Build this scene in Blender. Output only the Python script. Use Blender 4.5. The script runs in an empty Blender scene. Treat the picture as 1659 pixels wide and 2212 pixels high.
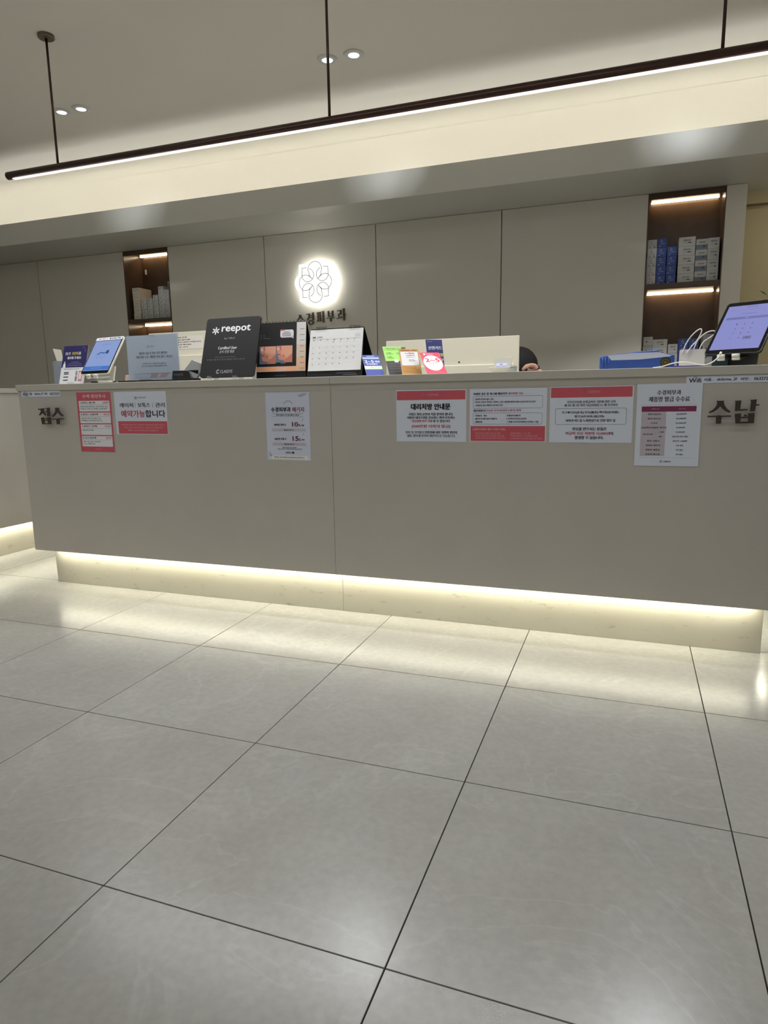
import bpy, bmesh, math, random
from mathutils import Vector, Matrix

random.seed(7)
SC = bpy.context.scene
COL = SC.collection
PI = math.pi

# ------------------------------------------------------------------ camera, world, exposure, light levels
F_PX, CW, CH = 1441.73, 1659, 2212
YAW, PITCH, ROLL = 0.353004, -0.173997, 0.0167004
CAM_LOC = Vector((0.95028, -2.08719, 0.95922))
Rz = Matrix.Rotation(YAW, 3, 'Z'); Rx = Matrix.Rotation(PITCH, 3, 'X'); Ry = Matrix.Rotation(ROLL, 3, 'Y')
RC = Rz @ Rx @ Ry
right, fwd, up = RC.col[0], RC.col[1], RC.col[2]
cam = bpy.data.cameras.new('camera')
cam.sensor_fit = 'VERTICAL'; cam.sensor_height = 36.0; cam.lens = F_PX * 36.0 / CH
cam.clip_start = 0.02; cam.clip_end = 60
cam_ob = bpy.data.objects.new('camera', cam); COL.objects.link(cam_ob)
M3 = Matrix((right, up, -fwd)).transposed()
cam_ob.matrix_world = Matrix.Translation(CAM_LOC) @ M3.to_4x4()
SC.camera = cam_ob

world = bpy.data.worlds.new('world'); SC.world = world; world.use_nodes = True
world.node_tree.nodes['Background'].inputs[0].default_value = (0.55, 0.56, 0.55, 1)
world.node_tree.nodes['Background'].inputs[1].default_value = 0.02
SC.view_settings.view_transform = 'Standard'; SC.view_settings.look = 'None'
SC.view_settings.gamma = 1.0; SC.view_settings.use_curve_mapping = False
SC.view_settings.exposure = 0.0
SC.cycles.use_denoising = True
SC.cycles.sample_clamp_indirect = 6.0
SC.cycles.max_bounces = 8; SC.cycles.diffuse_bounces = 5
SC.cycles.caustics_reflective = False; SC.cycles.caustics_refractive = False

P_LOBBY = 13.0        # front linear ceiling light of the lobby (out of the frame, above and behind the camera)
P_DOWN = 12.0          # visible gimbal downlights, light thrown sideways at the soffit edge
P_DOWN_CORE = 20.0     # their main beam
P_PENDANT = 19.0
P_COVE = 26.0
P_COVE_FILL = 2.8
P_PLINTH = 7.0
P_NICHE = 0.10
WARM = (1.0, 0.965, 0.78); COVE = (1.0, 0.985, 0.95); COOL = (0.90, 0.96, 1.0); NEUT = (1.0, 0.98, 0.95); LOBBY = (0.96, 0.985, 1.0); AMBER = (1.0, 0.79, 0.52)

# ------------------------------------------------------------------ helpers
def lin(c):
    c /= 255.0
    return c / 12.92 if c <= 0.04045 else ((c + 0.055) / 1.055) ** 2.4
def rgb(r, g, b): return (lin(r), lin(g), lin(b), 1.0)

MATS = {}
def mat(name, col, rough=0.6, metal=0.0, var=0.0, scale=8.0, bump=0.0, bscale=200.0, emit=None, es=0.0, trans=0.0, ior=1.45, spec=0.5, rnd=0.0):
    if name in MATS: return MATS[name]
    m = bpy.data.materials.new(name); m.use_nodes = True
    nt = m.node_tree; b = nt.nodes['Principled BSDF']
    c = rgb(*col)
    b.inputs['Base Color'].default_value = c
    b.inputs['Roughness'].default_value = rough; b.inputs['Metallic'].default_value = metal
    b.inputs['IOR'].default_value = ior; b.inputs['Specular IOR Level'].default_value = spec
    if trans: b.inputs['Transmission Weight'].default_value = trans
    tc = None
    if var or bump or rnd: tc = nt.nodes.new('ShaderNodeTexCoord')
    if var or rnd:
        n = nt.nodes.new('ShaderNodeTexNoise'); n.inputs['Scale'].default_value = scale; n.inputs['Detail'].default_value = 6
        nt.links.new(tc.outputs['Object'], n.inputs['Vector'])
        r = nt.nodes.new('ShaderNodeMapRange'); r.inputs['From Min'].default_value = 0.25; r.inputs['From Max'].default_value = 0.75
        r.inputs['To Min'].default_value = 1 - var; r.inputs['To Max'].default_value = 1 + var
        nt.links.new(n.outputs['Fac'], r.inputs['Value'])
        mix = nt.nodes.new('ShaderNodeVectorMath'); mix.operation = 'SCALE'
        mix.inputs[0].default_value = c[:3]
        if rnd:
            oi = nt.nodes.new('ShaderNodeObjectInfo')
            r2 = nt.nodes.new('ShaderNodeMapRange'); r2.inputs['To Min'].default_value = 1 - rnd; r2.inputs['To Max'].default_value = 1 + rnd
            nt.links.new(oi.outputs['Random'], r2.inputs['Value'])
            mu = nt.nodes.new('ShaderNodeMath'); mu.operation = 'MULTIPLY'
            nt.links.new(r.outputs[0], mu.inputs[0]); nt.links.new(r2.outputs[0], mu.inputs[1])
            nt.links.new(mu.outputs[0], mix.inputs['Scale'])
        else:
            nt.links.new(r.outputs[0], mix.inputs['Scale'])
        nt.links.new(mix.outputs['Vector'], b.inputs['Base Color'])
    if bump:
        n2 = nt.nodes.new('ShaderNodeTexNoise'); n2.inputs['Scale'].default_value = bscale; n2.inputs['Detail'].default_value = 3
        nt.links.new(tc.outputs['Object'], n2.inputs['Vector'])
        bp = nt.nodes.new('ShaderNodeBump'); bp.inputs['Strength'].default_value = bump; bp.inputs['Distance'].default_value = 0.002
        nt.links.new(n2.outputs['Fac'], bp.inputs['Height']); nt.links.new(bp.outputs['Normal'], b.inputs['Normal'])
    if emit:
        b.inputs['Emission Color'].default_value = rgb(*emit); b.inputs['Emission Strength'].default_value = es
    MATS[name] = m
    return m

def clear(name, tint, gloss=0.08, rough=0.06, veil=0.0):
    """thin clear plastic: light passes straight through, with a glossy sheen and an optional milky veil"""
    if name in MATS: return MATS[name]
    m = bpy.data.materials.new(name); m.use_nodes = True; nt = m.node_tree; nt.nodes.clear()
    out = nt.nodes.new('ShaderNodeOutputMaterial'); tr = nt.nodes.new('ShaderNodeBsdfTransparent'); gl = nt.nodes.new('ShaderNodeBsdfGlossy'); df = nt.nodes.new('ShaderNodeBsdfDiffuse')
    c = rgb(*tint); tr.inputs[0].default_value = c; df.inputs[0].default_value = c; gl.inputs['Roughness'].default_value = rough
    mx = nt.nodes.new('ShaderNodeMixShader'); m2 = nt.nodes.new('ShaderNodeMixShader'); m2.inputs[0].default_value = veil
    mx.inputs[0].default_value = gloss * .6
    nt.links.new(tr.outputs[0], m2.inputs[1]); nt.links.new(df.outputs[0], m2.inputs[2])
    nt.links.new(m2.outputs[0], mx.inputs[1]); nt.links.new(gl.outputs[0], mx.inputs[2]); nt.links.new(mx.outputs[0], out.inputs[0])
    MATS[name] = m
    return m

def ink(col, rough=0.6):
    return mat('ink_%d_%d_%d' % col, col, rough)

class MB:
    def __init__(s): s.v = []; s.f = []
    def quadface(s, *p):
        n = len(s.v); s.v += [tuple(q) for q in p]; s.f.append(tuple(range(n, n + len(p)))); return s
    def box(s, x0, x1, y0, y1, z0, z1):
        n = len(s.v)
        s.v += [(x, y, z) for z in (z0, z1) for y in (y0, y1) for x in (x0, x1)]
        for f in ((0, 2, 3, 1), (4, 5, 7, 6), (0, 1, 5, 4), (2, 6, 7, 3), (0, 4, 6, 2), (1, 3, 7, 5)): s.f.append(tuple(n + i for i in f))
        return s
    def hexa(s, p):   # 8 points: bottom 4 ccw, top 4 ccw
        n = len(s.v); s.v += [tuple(q) for q in p]
        for f in ((3, 2, 1, 0), (4, 5, 6, 7), (0, 1, 5, 4), (1, 2, 6, 5), (2, 3, 7, 6), (3, 0, 4, 7)): s.f.append(tuple(n + i for i in f))
        return s
    def prism(s, pts, y0, y1):   # polygon in x,z extruded in y (front = y0)
        a = sum(pts[i][0] * pts[(i + 1) % len(pts)][1] - pts[(i + 1) % len(pts)][0] * pts[i][1] for i in range(len(pts)))
        if a < 0: pts = pts[::-1]
        n = len(s.v); k = len(pts)
        s.v += [(x, y0, z) for x, z in pts] + [(x, y1, z) for x, z in pts]
        s.f.append(tuple(range(n, n + k))); s.f.append(tuple(range(n + 2 * k - 1, n + k - 1, -1)))
        for i in range(k):
            j = (i + 1) % k; s.f.append((n + i, n + k + i, n + k + j, n + j))
        return s
    def tube(s, pts, r, seg=8, cap=True):
        pts = [Vector(p) for p in pts]; n0 = len(s.v); k = len(pts)
        rs = r if isinstance(r, (list, tuple)) else [r] * k
        prev = None
        for i, p in enumerate(pts):
            t = (pts[min(i + 1, k - 1)] - pts[max(i - 1, 0)]).normalized()
            if prev is None:
                a = Vector((0, 0, 1)) if abs(t.z) < 0.9 else Vector((1, 0, 0))
                u = t.cross(a).normalized()
            else:
                u = (prev - t * prev.dot(t)).normalized()
            prev = u; w = t.cross(u)
            for q in range(seg):
                an = 2 * PI * q / seg
                s.v.append(tuple(p + (u * math.cos(an) + w * math.sin(an)) * rs[i]))
        for i in range(k - 1):
            for q in range(seg):
                a = n0 + i * seg + q; b = n0 + i * seg + (q + 1) % seg
                s.f.append((a, b, b + seg, a + seg))
        if cap:
            s.f.append(tuple(n0 + q for q in range(seg))[::-1]); s.f.append(tuple(n0 + (k - 1) * seg + q for q in range(seg)))
        return s
    def lathe(s, prof, cx=0, cy=0, cz=0, seg=24):
        n0 = len(s.v); k = len(prof)
        for r, z in prof:
            for q in range(seg):
                an = 2 * PI * q / seg; s.v.append((cx + r * math.cos(an), cy + r * math.sin(an), cz + z))
        for i in range(k - 1):
            for q in range(seg):
                a = n0 + i * seg + q; b = n0 + i * seg + (q + 1) % seg
                s.f.append((a, b, b + seg, a + seg))
        s.f.append(tuple(n0 + q for q in range(seg))[::-1]); s.f.append(tuple(n0 + (k - 1) * seg + q for q in range(seg)))
        return s
    def add(s, verts, faces):
        n = len(s.v); s.v += [tuple(v) for v in verts]; s.f += [tuple(n + i for i in f) for f in faces]; return s
    def build(s, name, m, parent=None, bevel=0.0, smooth=False, fix=True, loc=None, rot=None):
        me = bpy.data.meshes.new(name)
        me.from_pydata(s.v, [], s.f); me.update()
        if fix or bevel:
            bm = bmesh.new(); bm.from_mesh(me)
            if fix: bmesh.ops.recalc_face_normals(bm, faces=bm.faces)
            if bevel:
                es = [e for e in bm.edges if len(e.link_faces) == 2 and e.calc_face_angle(0) > 0.5]
                bmesh.ops.bevel(bm, geom=es, offset=bevel, segments=2, affect='EDGES', profile=0.5)
            bm.to_mesh(me); bm.free()
        if smooth:
            for p in me.polygons: p.use_smooth = True
        for q in (m if isinstance(m, (list, tuple)) else [m]): me.materials.append(q)
        o = bpy.data.objects.new(name, me); COL.objects.link(o)
        if parent is not None: o.parent = parent
        if loc: o.location = loc
        if rot: o.rotation_euler = rot
        return o

def thing(name, label, cat, loc=(0, 0, 0), rot=(0, 0, 0), group=None):
    o = bpy.data.objects.new(name, None); COL.objects.link(o); o.empty_display_size = 0.05
    o.location = loc; o.rotation_euler = rot; o['label'] = label; o['category'] = cat
    if group: o['group'] = group
    return o
def tag(o, label, cat, group=None):
    o['label'] = label; o['category'] = cat
    if group: o['group'] = group
    return o
def struct(o, label=None):
    o['kind'] = 'structure'
    if label: o['label'] = label
    return o
def area(name, loc, rot, sx, sy, power, col, spread=180, parent=None):
    l = bpy.data.lights.new(name, 'AREA'); l.shape = 'RECTANGLE'; l.size = sx; l.size_y = sy
    l.energy = power; l.color = col; l.spread = math.radians(spread)
    o = bpy.data.objects.new(name, l); COL.objects.link(o); o.location = loc; o.rotation_euler = rot
    if parent: o.parent = parent
    return o
def spot(name, loc, power, col, angle, blend, size=0.025, parent=None):
    l = bpy.data.lights.new(name, 'SPOT'); l.energy = power; l.color = col
    l.spot_size = math.radians(angle); l.spot_blend = blend; l.shadow_soft_size = size
    o = bpy.data.objects.new(name, l); COL.objects.link(o); o.location = loc
    if parent: o.parent = parent
    return o

_txt = {}
_tc = bpy.data.curves.new('text', 'FONT'); _tc.size = 1; _tc.resolution_u = 2; _tc.fill_mode = 'FRONT'
_to = bpy.data.objects.new('text', _tc)      # scratch text, never linked to the scene
def glyphs(s):
    if s in _txt: return _txt[s]
    _tc.body = s
    me = bpy.data.meshes.new_from_object(_to)
    v = [(p.co.x, p.co.y) for p in me.vertices]; f = [tuple(p.vertices) for p in me.polygons]
    bpy.data.meshes.remove(me)
    x0 = min(p[0] for p in v); x1 = max(p[0] for p in v); y0 = min(p[1] for p in v); y1 = max(p[1] for p in v)
    v = [((p[0] - x0) / (x1 - x0), (p[1] - y0) / (y1 - y0)) for p in v]
    _txt[s] = (v, f, (x1 - x0) / (y1 - y0))
    return _txt[s]

class Sheet:
    """flat print on a w x h sheet: u right, v DOWN from the top, both as fractions of the sheet"""
    def __init__(s, w, h): s.w = w; s.h = h; s.L = {}; s.order = []
    def mb(s, kind, col, lay):
        k = (kind, col, lay)
        if k not in s.L: s.L[k] = MB()
        return s.L[k]
    def P(s, u, v): return ((u - .5) * s.w, (1 - v) * s.h)
    def poly(s, pts, col, lay=1, kind='printed_shape'):
        q = [s.P(u, v) for u, v in pts]
        a = sum(q[i][0] * q[(i + 1) % len(q)][1] - q[(i + 1) % len(q)][0] * q[i][1] for i in range(len(q)))
        if a < 0: q = q[::-1]
        s.mb(kind, col, lay).quadface(*[(x, 0, z) for x, z in q]); return s
    def rect(s, u0, v0, u1, v1, col, lay=1, kind='printed_band'):
        return s.poly([(u0, v0), (u1, v0), (u1, v1), (u0, v1)], col, lay, kind)
    def disc(s, u, v, ru, rv, col, lay=1, n=28, kind='printed_shape'):
        return s.poly([(u + ru * math.cos(2 * PI * i / n), v + rv * math.sin(2 * PI * i / n)) for i in range(n)], col, lay, kind)
    def line(s, pts, t, col, lay=2, closed=False, kind='printed_line'):
        q = [s.P(u, v) for u, v in pts]; n = len(q)
        m = s.mb(kind, col, lay)
        for i in range(n if closed else n - 1):
            a = Vector(q[i]); b = Vector(q[(i + 1) % n]); d = (b - a)
            if d.length < 1e-9: continue
            d.normalize(); nn = Vector((-d.y, d.x)) * t / 2; a2 = a - d * t * .3; b2 = b + d * t * .3
            m.quadface(*[(p.x, 0, p.y) for p in (a2 - nn, b2 - nn, b2 + nn, a2 + nn)])
        return s
    def frame(s, u0, v0, u1, v1, t, col, r=0.012, lay=2):
        ru = r / s.w; rv = r / s.h; pts = []
        for cu, cv, a0 in ((u1 - ru, v0 + rv, -90), (u1 - ru, v1 - rv, 0), (u0 + ru, v1 - rv, 90), (u0 + ru, v0 + rv, 180)):
            for k in range(5):
                a = math.radians(a0 + k * 22.5); pts.append((cu + ru * math.cos(a), cv + rv * math.sin(a)))
        return s.line(pts, t, col, lay, True)
    def rrect(s, u0, v0, u1, v1, col, r=0.006, lay=1):
        ru = r / s.w; rv = r / s.h; pts = []
        for cu, cv, a0 in ((u1 - ru, v0 + rv, -90), (u1 - ru, v1 - rv, 0), (u0 + ru, v1 - rv, 90), (u0 + ru, v0 + rv, 180)):
            for k in range(4):
                a = math.radians(a0 + k * 30); pts.append((cu + ru * math.cos(a), cv + rv * math.sin(a)))
        return s.poly(pts, col, lay, 'printed_band')
    def text(s, t, u0, u1, vc, hv, col, bold=0.0, lay=3, kind='lettering', slant=0.0):
        v, f, asp = glyphs(t)
        m = s.mb(kind, col, lay)
        W = (u1 - u0); n = 0
        offs = [(0, 0)]
        if bold:
            b = bold
            offs = [(-b, 0), (b, 0), (0, b * .7), (0, -b * .7)] if bold > .0007 else [(-b, 0), (b, 0)]
        for k, (dx, dz) in enumerate(offs):
            vv = []
            for a, c in v:
                x, z = s.P(u0 + W * a, vc + hv / 2 - hv * c)
                vv.append((x + dx + slant * c * hv * s.h, -0.00003 * k, z + dz))
            m.add(vv, f)
        return s
    def logo(s, u, v, r, col, lay=3):
        ru = r / s.w; rv = r / s.h
        for k in range(4):
            a = PI / 4 * 2 * k
            cu, cv = u + .5 * ru * math.cos(a), v + .5 * rv * math.sin(a)
            s.line([(cu + .5 * ru * math.cos(q * PI / 6), cv + .5 * rv * math.sin(q * PI / 6)) for q in range(12)], r * .09, col, lay, True)
        s.line([(u + ru * math.cos(q * PI / 10), v + rv * math.sin(q * PI / 10)) for q in range(20)], r * .09, col, lay, True)
        return s
    def emit(s, parent, y=-0.0004, x=0.0, z=0.0, glow=None):
        for (kind, col, lay), m in s.L.items():
            m.v = [(a + x, b + y - 0.00022 * lay, c + z) for a, b, c in m.v]
            mm = ink(col) if not glow else mat('lit_%s_%d_%d_%d' % ((glow,) + col), (8, 8, 10), 0.15, emit=col, es=glow)
            m.build(kind, mm, parent, fix=False)

BLACK = (28, 28, 32); PINK = (216, 104, 116); PTXT = (188, 74, 86); WHITE = (232, 234, 240); GREY = (110, 110, 116)
PAPER = mat('paper', (222, 229, 243), 0.45)
PAPER2 = mat('glossy_paper', (226, 228, 234), 0.25)

def paper(name, label, cat, x, z_bot, w, h, sheet, tilt=0.0, y=0.4908, m=None, group=None, col=None):
    t = thing(name, label, cat, (x, y, z_bot), (0, math.radians(tilt), 0), group)
    MB().box(-w / 2, w / 2, -0.0003, 0.0003, 0, h).build('sheet', m or PAPER, t)
    sheet.emit(t)
    return t

# ------------------------------------------------------------------ materials
M_WALL = mat('wall_paint', (222, 218, 208), 0.55, var=0.015, scale=3, bump=0.05, bscale=260)
M_CEIL = mat('ceiling_paint', (232, 228, 219), 0.8, var=0.01, scale=2)
M_SOFF = mat('soffit_paint', (202, 201, 195), 0.38, var=0.01, scale=3)
M_GAP = mat('shadow_gap', (70, 66, 56), 0.8)
M_YEL = mat('corridor_paint', (206, 194, 158), 0.7, var=0.01, scale=3)
M_CTR = mat('counter_laminate', (192, 188, 180), 0.42, var=0.03, scale=5, bump=0.04, bscale=90)
M_CTOP = mat('counter_top', (196, 192, 182), 0.35, var=0.03, scale=6)
M_GROUT = mat('grout', (40, 36, 31), 0.9)
M_BRZ = mat('bronze_lacquer', (82, 60, 54), 0.22, metal=0.55, spec=0.6)
M_WOOD = mat('walnut_veneer', (86, 69, 56), 0.24, var=0.14, scale=9)
M_BLK = mat('black_plastic', (15, 15, 18), 0.4)
M_BOARD = mat('black_board', (17, 17, 21), 0.5)
M_WHT = mat('white_plastic', (228, 226, 216), 0.4)
M_LETTER = mat('bronze_letter', (84, 72, 58), 0.5)
M_LETTER2 = mat('dark_bronze_letter', (62, 53, 44), 0.5)
M_CLEAR = clear('clear_acrylic', (238, 242, 244), .10, .06, .05)
M_SKIN = mat('skin', (214, 164, 142), 0.5, var=0.05, scale=30)
M_CLOTH = mat('black_cloth', (20, 20, 22), 0.85, bump=0.2, bscale=300)
M_HAIR = mat('black_hair', (12, 11, 11), 0.75, bump=0.3, bscale=400)

def tile_mat():
    m = bpy.data.materials.new('porcelain_tile'); m.use_nodes = True; nt = m.node_tree; b = nt.nodes['Principled BSDF']
    tc = nt.nodes.new('ShaderNodeTexCoord'); oi = nt.nodes.new('ShaderNodeObjectInfo')
    ad = nt.nodes.new('ShaderNodeVectorMath'); ad.operation = 'ADD'
    sc = nt.nodes.new('ShaderNodeMath'); sc.operation = 'MULTIPLY'; sc.inputs[1].default_value = 37.0
    nt.links.new(oi.outputs['Random'], sc.inputs[0]); nt.links.new(tc.outputs['Object'], ad.inputs[0]); nt.links.new(sc.outputs[0], ad.inputs[1])
    n1 = nt.nodes.new('ShaderNodeTexNoise'); n1.inputs['Scale'].default_value = 3.2; n1.inputs['Detail'].default_value = 9; n1.inputs['Roughness'].default_value = 0.62
    n2 = nt.nodes.new('ShaderNodeTexNoise'); n2.inputs['Scale'].default_value = 55; n2.inputs['Detail'].default_value = 4
    wv = nt.nodes.new('ShaderNodeTexNoise'); wv.inputs['Scale'].default_value = 2.0; wv.inputs['Detail'].default_value = 5; wv.inputs['Distortion'].default_value = 1.6
    for n in (n1, n2, wv): nt.links.new(ad.outputs[0], n.inputs['Vector'])
    cr = nt.nodes.new('ShaderNodeValToRGB'); e = cr.color_ramp.elements
    e[0].position = .3; e[0].color = rgb(162, 160, 155); e[1].position = .72; e[1].color = rgb(172, 171, 167)
    nt.links.new(n1.outputs['Fac'], cr.inputs[0])
    vr = nt.nodes.new('ShaderNodeValToRGB'); e = vr.color_ramp.elements
    e[0].position = .485; e[0].color = (0, 0, 0, 1); e[1].position = .515; e[1].color = (0, 0, 0, 1); q = e.new(.5); q.color = (1, 1, 1, 1)
    nt.links.new(wv.outputs['Fac'], vr.inputs[0])
    mx = nt.nodes.new('ShaderNodeMixRGB'); mx.inputs[2].default_value = rgb(190, 189, 186)
    mv = nt.nodes.new('ShaderNodeMath'); mv.operation = 'MULTIPLY'; mv.inputs[1].default_value = .22
    nt.links.new(vr.outputs[0], mv.inputs[0]); nt.links.new(mv.outputs[0], mx.inputs[0]); nt.links.new(cr.outputs[0], mx.inputs[1])
    sp = nt.nodes.new('ShaderNodeMapRange'); sp.inputs['From Min'].default_value = .3; sp.inputs['From Max'].default_value = .7; sp.inputs['To Min'].default_value = .95; sp.inputs['To Max'].default_value = 1.05
    nt.links.new(n2.outputs['Fac'], sp.inputs['Value'])
    r2 = nt.nodes.new('ShaderNodeMapRange'); r2.inputs['To Min'].default_value = .97; r2.inputs['To Max'].default_value = 1.03; nt.links.new(oi.outputs['Random'], r2.inputs['Value'])
    mm = nt.nodes.new('ShaderNodeMath'); mm.operation = 'MULTIPLY'; nt.links.new(sp.outputs[0], mm.inputs[0]); nt.links.new(r2.outputs[0], mm.inputs[1])
    fin = nt.nodes.new('ShaderNodeVectorMath'); fin.operation = 'SCALE'; nt.links.new(mx.outputs[0], fin.inputs[0]); nt.links.new(mm.outputs[0], fin.inputs['Scale'])
    nt.links.new(fin.outputs[0], b.inputs['Base Color'])
    rr = nt.nodes.new('ShaderNodeMapRange'); rr.inputs['To Min'].default_value = .22; rr.inputs['To Max'].default_value = .26
    nt.links.new(n1.outputs['Fac'], rr.inputs['Value']); nt.links.new(rr.outputs[0], b.inputs['Roughness'])
    b.inputs['Specular IOR Level'].default_value = 0.5
    return m
M_TILE = tile_mat()

def plinth_mat():
    m = mat('plinth_laminate', (188, 184, 170), 0.4, var=0.03, scale=6)
    nt = m.node_tree; b = nt.nodes['Principled BSDF']
    src = b.inputs['Base Color'].links[0].from_socket
    tc = nt.nodes.new('ShaderNodeTexCoord'); mp = nt.nodes.new('ShaderNodeMapping'); mp.inputs['Scale'].default_value = (9, 9, 22)
    nt.links.new(tc.outputs['Object'], mp.inputs[0])
    n = nt.nodes.new('ShaderNodeTexNoise'); n.inputs['Scale'].default_value = 1.4; n.inputs['Detail'].default_value = 9; n.inputs['Roughness'].default_value = .72
    nt.links.new(mp.outputs[0], n.inputs['Vector'])
    r = nt.nodes.new('ShaderNodeMapRange'); r.inputs['From Min'].default_value = .58; r.inputs['From Max'].default_value = .72; r.inputs['To Max'].default_value = .8
    nt.links.new(n.outputs['Fac'], r.inputs['Value'])
    mx = nt.nodes.new('ShaderNodeMixRGB'); mx.inputs[2].default_value = rgb(140, 132, 104)
    nt.links.new(r.outputs[0], mx.inputs[0]); nt.links.new(src, mx.inputs[1]); nt.links.new(mx.outputs[0], b.inputs['Base Color'])
    return m
M_PLINTH = plinth_mat()

# ------------------------------------------------------------------ the setting
ZC, ZS, YW, YF, ZFT = 2.60, 2.15, 2.604, 2.06, 2.3075
X0, X1, Y0 = -5.0, 3.4, -5.2
fl = struct(MB().box(X0, X1, Y0, 3.6, -0.06, -0.004).build('floor', M_GROUT), 'pale grey square porcelain floor tiles with dark joints')
TX, TY = 0.6, 0.585
tm = None
for j in range(-9, 5):
    for i in range(-9, 6):
        cx, cy = (i + .5) * TX, (j + .5) * TY
        if cx < X0 + .25 or cx > X1 - .25 or cy < Y0 + .3 or cy > 2.75: continue
        if tm is None:
            o = MB().box(-TX / 2 + .0014, TX / 2 - .0014, -TY / 2 + .0014, TY / 2 - .0014, -0.0045, 0.0).build('tile', M_TILE, fl, bevel=.0006); tm = o.data
        else:
            o = bpy.data.objects.new('tile', tm); COL.objects.link(o); o.parent = fl
        o.location = (cx, cy, 0)

struct(MB().box(X0, X1, Y0, 2.9, ZC, ZC + .05).build('ceiling', M_CEIL), 'pale flat ceiling')
struct(MB().box(X0 - .1, X0, Y0, 3.6, -.06, ZC + .05).build('wall_left', M_WALL), 'plain side wall')
struct(MB().box(X1, X1 + .1, Y0, 3.6, -.06, ZC + .05).build('wall_right', M_WALL), 'plain side wall')
struct(MB().box(X0 - .1, X1 + .1, Y0 - .1, Y0, -.06, ZC + .05).build('wall_front', M_WALL), 'plain wall behind the camera')
wb = struct(MB().box(X0, -3.031, 2.626, 2.66, 0, ZS + .02).box(-2.587, .996, 2.626, 2.66, 0, ZS + .02)
            .box(X0, X1, 2.65, 2.69, ZS + .02, ZC).build('wall_back', M_GAP), 'greige panelled back wall')
g = .003
for a, b in ((X0, -3.955), (-3.955, -3.031), (-2.587, -1.711), (-1.711, -.807), (-.807, .089), (.089, .996), (1.43, 1.54)):
    la = g if a in (-3.955, -1.711, -.807, .089) else 0; lb = g if b in (-3.955, -1.711, -.807, .089) else 0
    MB().box(a + la, b - lb, YW, 2.626, 0, ZS).build('wall_panel', M_WALL, wb, bevel=.001)
MB().box(1.43, 1.54, 2.626, 2.80, 0, ZS).build('wall_return', M_WALL, wb)
# yellow-lit recess at the right of the back wall
alc = struct(MB().box(1.54, X1, 2.80, 2.86, 0, 2.048).box(1.54, X1, 2.845, 2.86, 2.048, 2.078).box(1.54, X1, 2.80, 2.86, 2.078, ZS + .02).build('wall_alcove', M_YEL), 'yellowish recessed wall beside the right niche')
# dropped soffit with a cove on top
so = struct(MB().box(X0, X1, YF, YF + .022, ZS, ZFT).build('trim_1', M_SOFF, bevel=.0015), 'dropped soffit edge with hidden cove light')
MB().box(X0, X1, YF + .022, 2.65, ZS + .002, ZS + .02).build('soffit_board', M_SOFF, so)
MB().box(1.54, X1, 2.65, 2.80, ZS + .002, ZS + .02).build('soffit_board', M_SOFF, so)
MB().box(X0, X1, 2.165, 2.205, ZS + .02, ZS + .07).build('light_strip', M_WHT, so)
area('cove_light', ((X0 + X1) / 2, 2.17, 2.25), (math.radians(72), 0, PI), X1 - X0 - .1, .03, P_COVE, COVE)
area('cove_fill', ((X0 + X1) / 2, 2.42, 2.20), (PI, 0, 0), X1 - X0 - .1, .2, P_COVE_FILL, COVE)  # added lamp without a strip, evens out the glow at the cove's rear

m = MB()
for k in range(17):
    th = PI / 2 * k / 16
    for x in (X0, X1): m.v.append((x, 2.29 + .35 * math.sin(th), ZC - .0008 - .35 + .35 * math.cos(th)))
m.v += [(X0, 2.64, ZS + .021), (X1, 2.64, ZS + .021)]
m.f = [(2 * k, 2 * k + 1, 2 * k + 3, 2 * k + 2) for k in range(17)]
m.build('cove_board', M_CEIL, so, smooth=True, fix=False)
MB().box(X0, X1, 2.21, 2.639, ZS + .021, ZS + .024).build('cove_tray', M_CEIL, so)
# ------------------------------------------------------------------ ceiling downlights
def downlight(x, y, label, grp='ceiling downlights', aim=0):
    t = thing('ceiling_downlight', label, 'light', (x, y, ZC), (0, 0, 0), grp)
    MB().lathe([(.027, -.0005), (.029, -.006), (.050, -.004), (.052, 0)]).build('trim_ring', mat('downlight_ring', (214, 212, 206), .4), t, smooth=True)
    MB().lathe([(.0, -.0068), (.022, -.0068), (.0262, -.0064), (.027, -.006)]).build('lens', mat('downlight_lens', (240, 244, 255), .3, emit=(232, 240, 255), es=1.5), t, smooth=True)
    sp = spot('lamp_gimbal', (0, 0, -.012), P_DOWN, COOL, 32, .9, .02, t); sp.rotation_euler = (math.radians(74), 0, math.radians(aim))
    spot('lamp_beam', (0, 0, -.012), P_DOWN_CORE, COOL, 95, .12, .02, t)
    return t
for x, y, l in ((-2.213, 1.226, 'round ceiling downlight at far left, left one of its pair'), (-2.078, 1.234, 'round ceiling downlight at far left, right one of its pair'),
                (-.538, 1.249, 'round ceiling downlight crossed by the middle pendant rod'), (-.398, 1.252, 'round ceiling downlight just right of the middle pendant rod'),
                (1.14, 1.255, 'round ceiling downlight above the right niche, left of its pair'), (1.28, 1.258, 'round ceiling downlight above the right niche, right of its pair')):
    downlight(x, y, l, aim=20 if x < -1 else 5 if x < 0 else 3)
for yy, pw, lb in ((-.85, 1.2, 'linear ceiling light of the lobby, nearest to the counter'), (-2.9, .55, 'linear ceiling light of the lobby, above the camera'), (-4.4, .7, 'linear ceiling light of the lobby, farthest from the counter')):
    t = thing('linear_ceiling_light', lb, 'light', (-.8, yy, ZC))
    MB().box(-4.05, 4.05, -.10, .10, -.012, -.0005).build('housing', mat('downlight_ring', (214, 212, 206), .4), t, bevel=.001)
    MB().box(-4.04, 4.04, -.085, .085, -.0135, -.0122).build('diffuser', mat('lobby_diffuser', (240, 244, 255), .3, emit=(244, 248, 255), es=1.5), t)
    area('lobby_lamp', (-.8, yy, ZC - .016), (0, 0, 0), 8.0, .16, P_LOBBY * pw, LOBBY)
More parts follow.
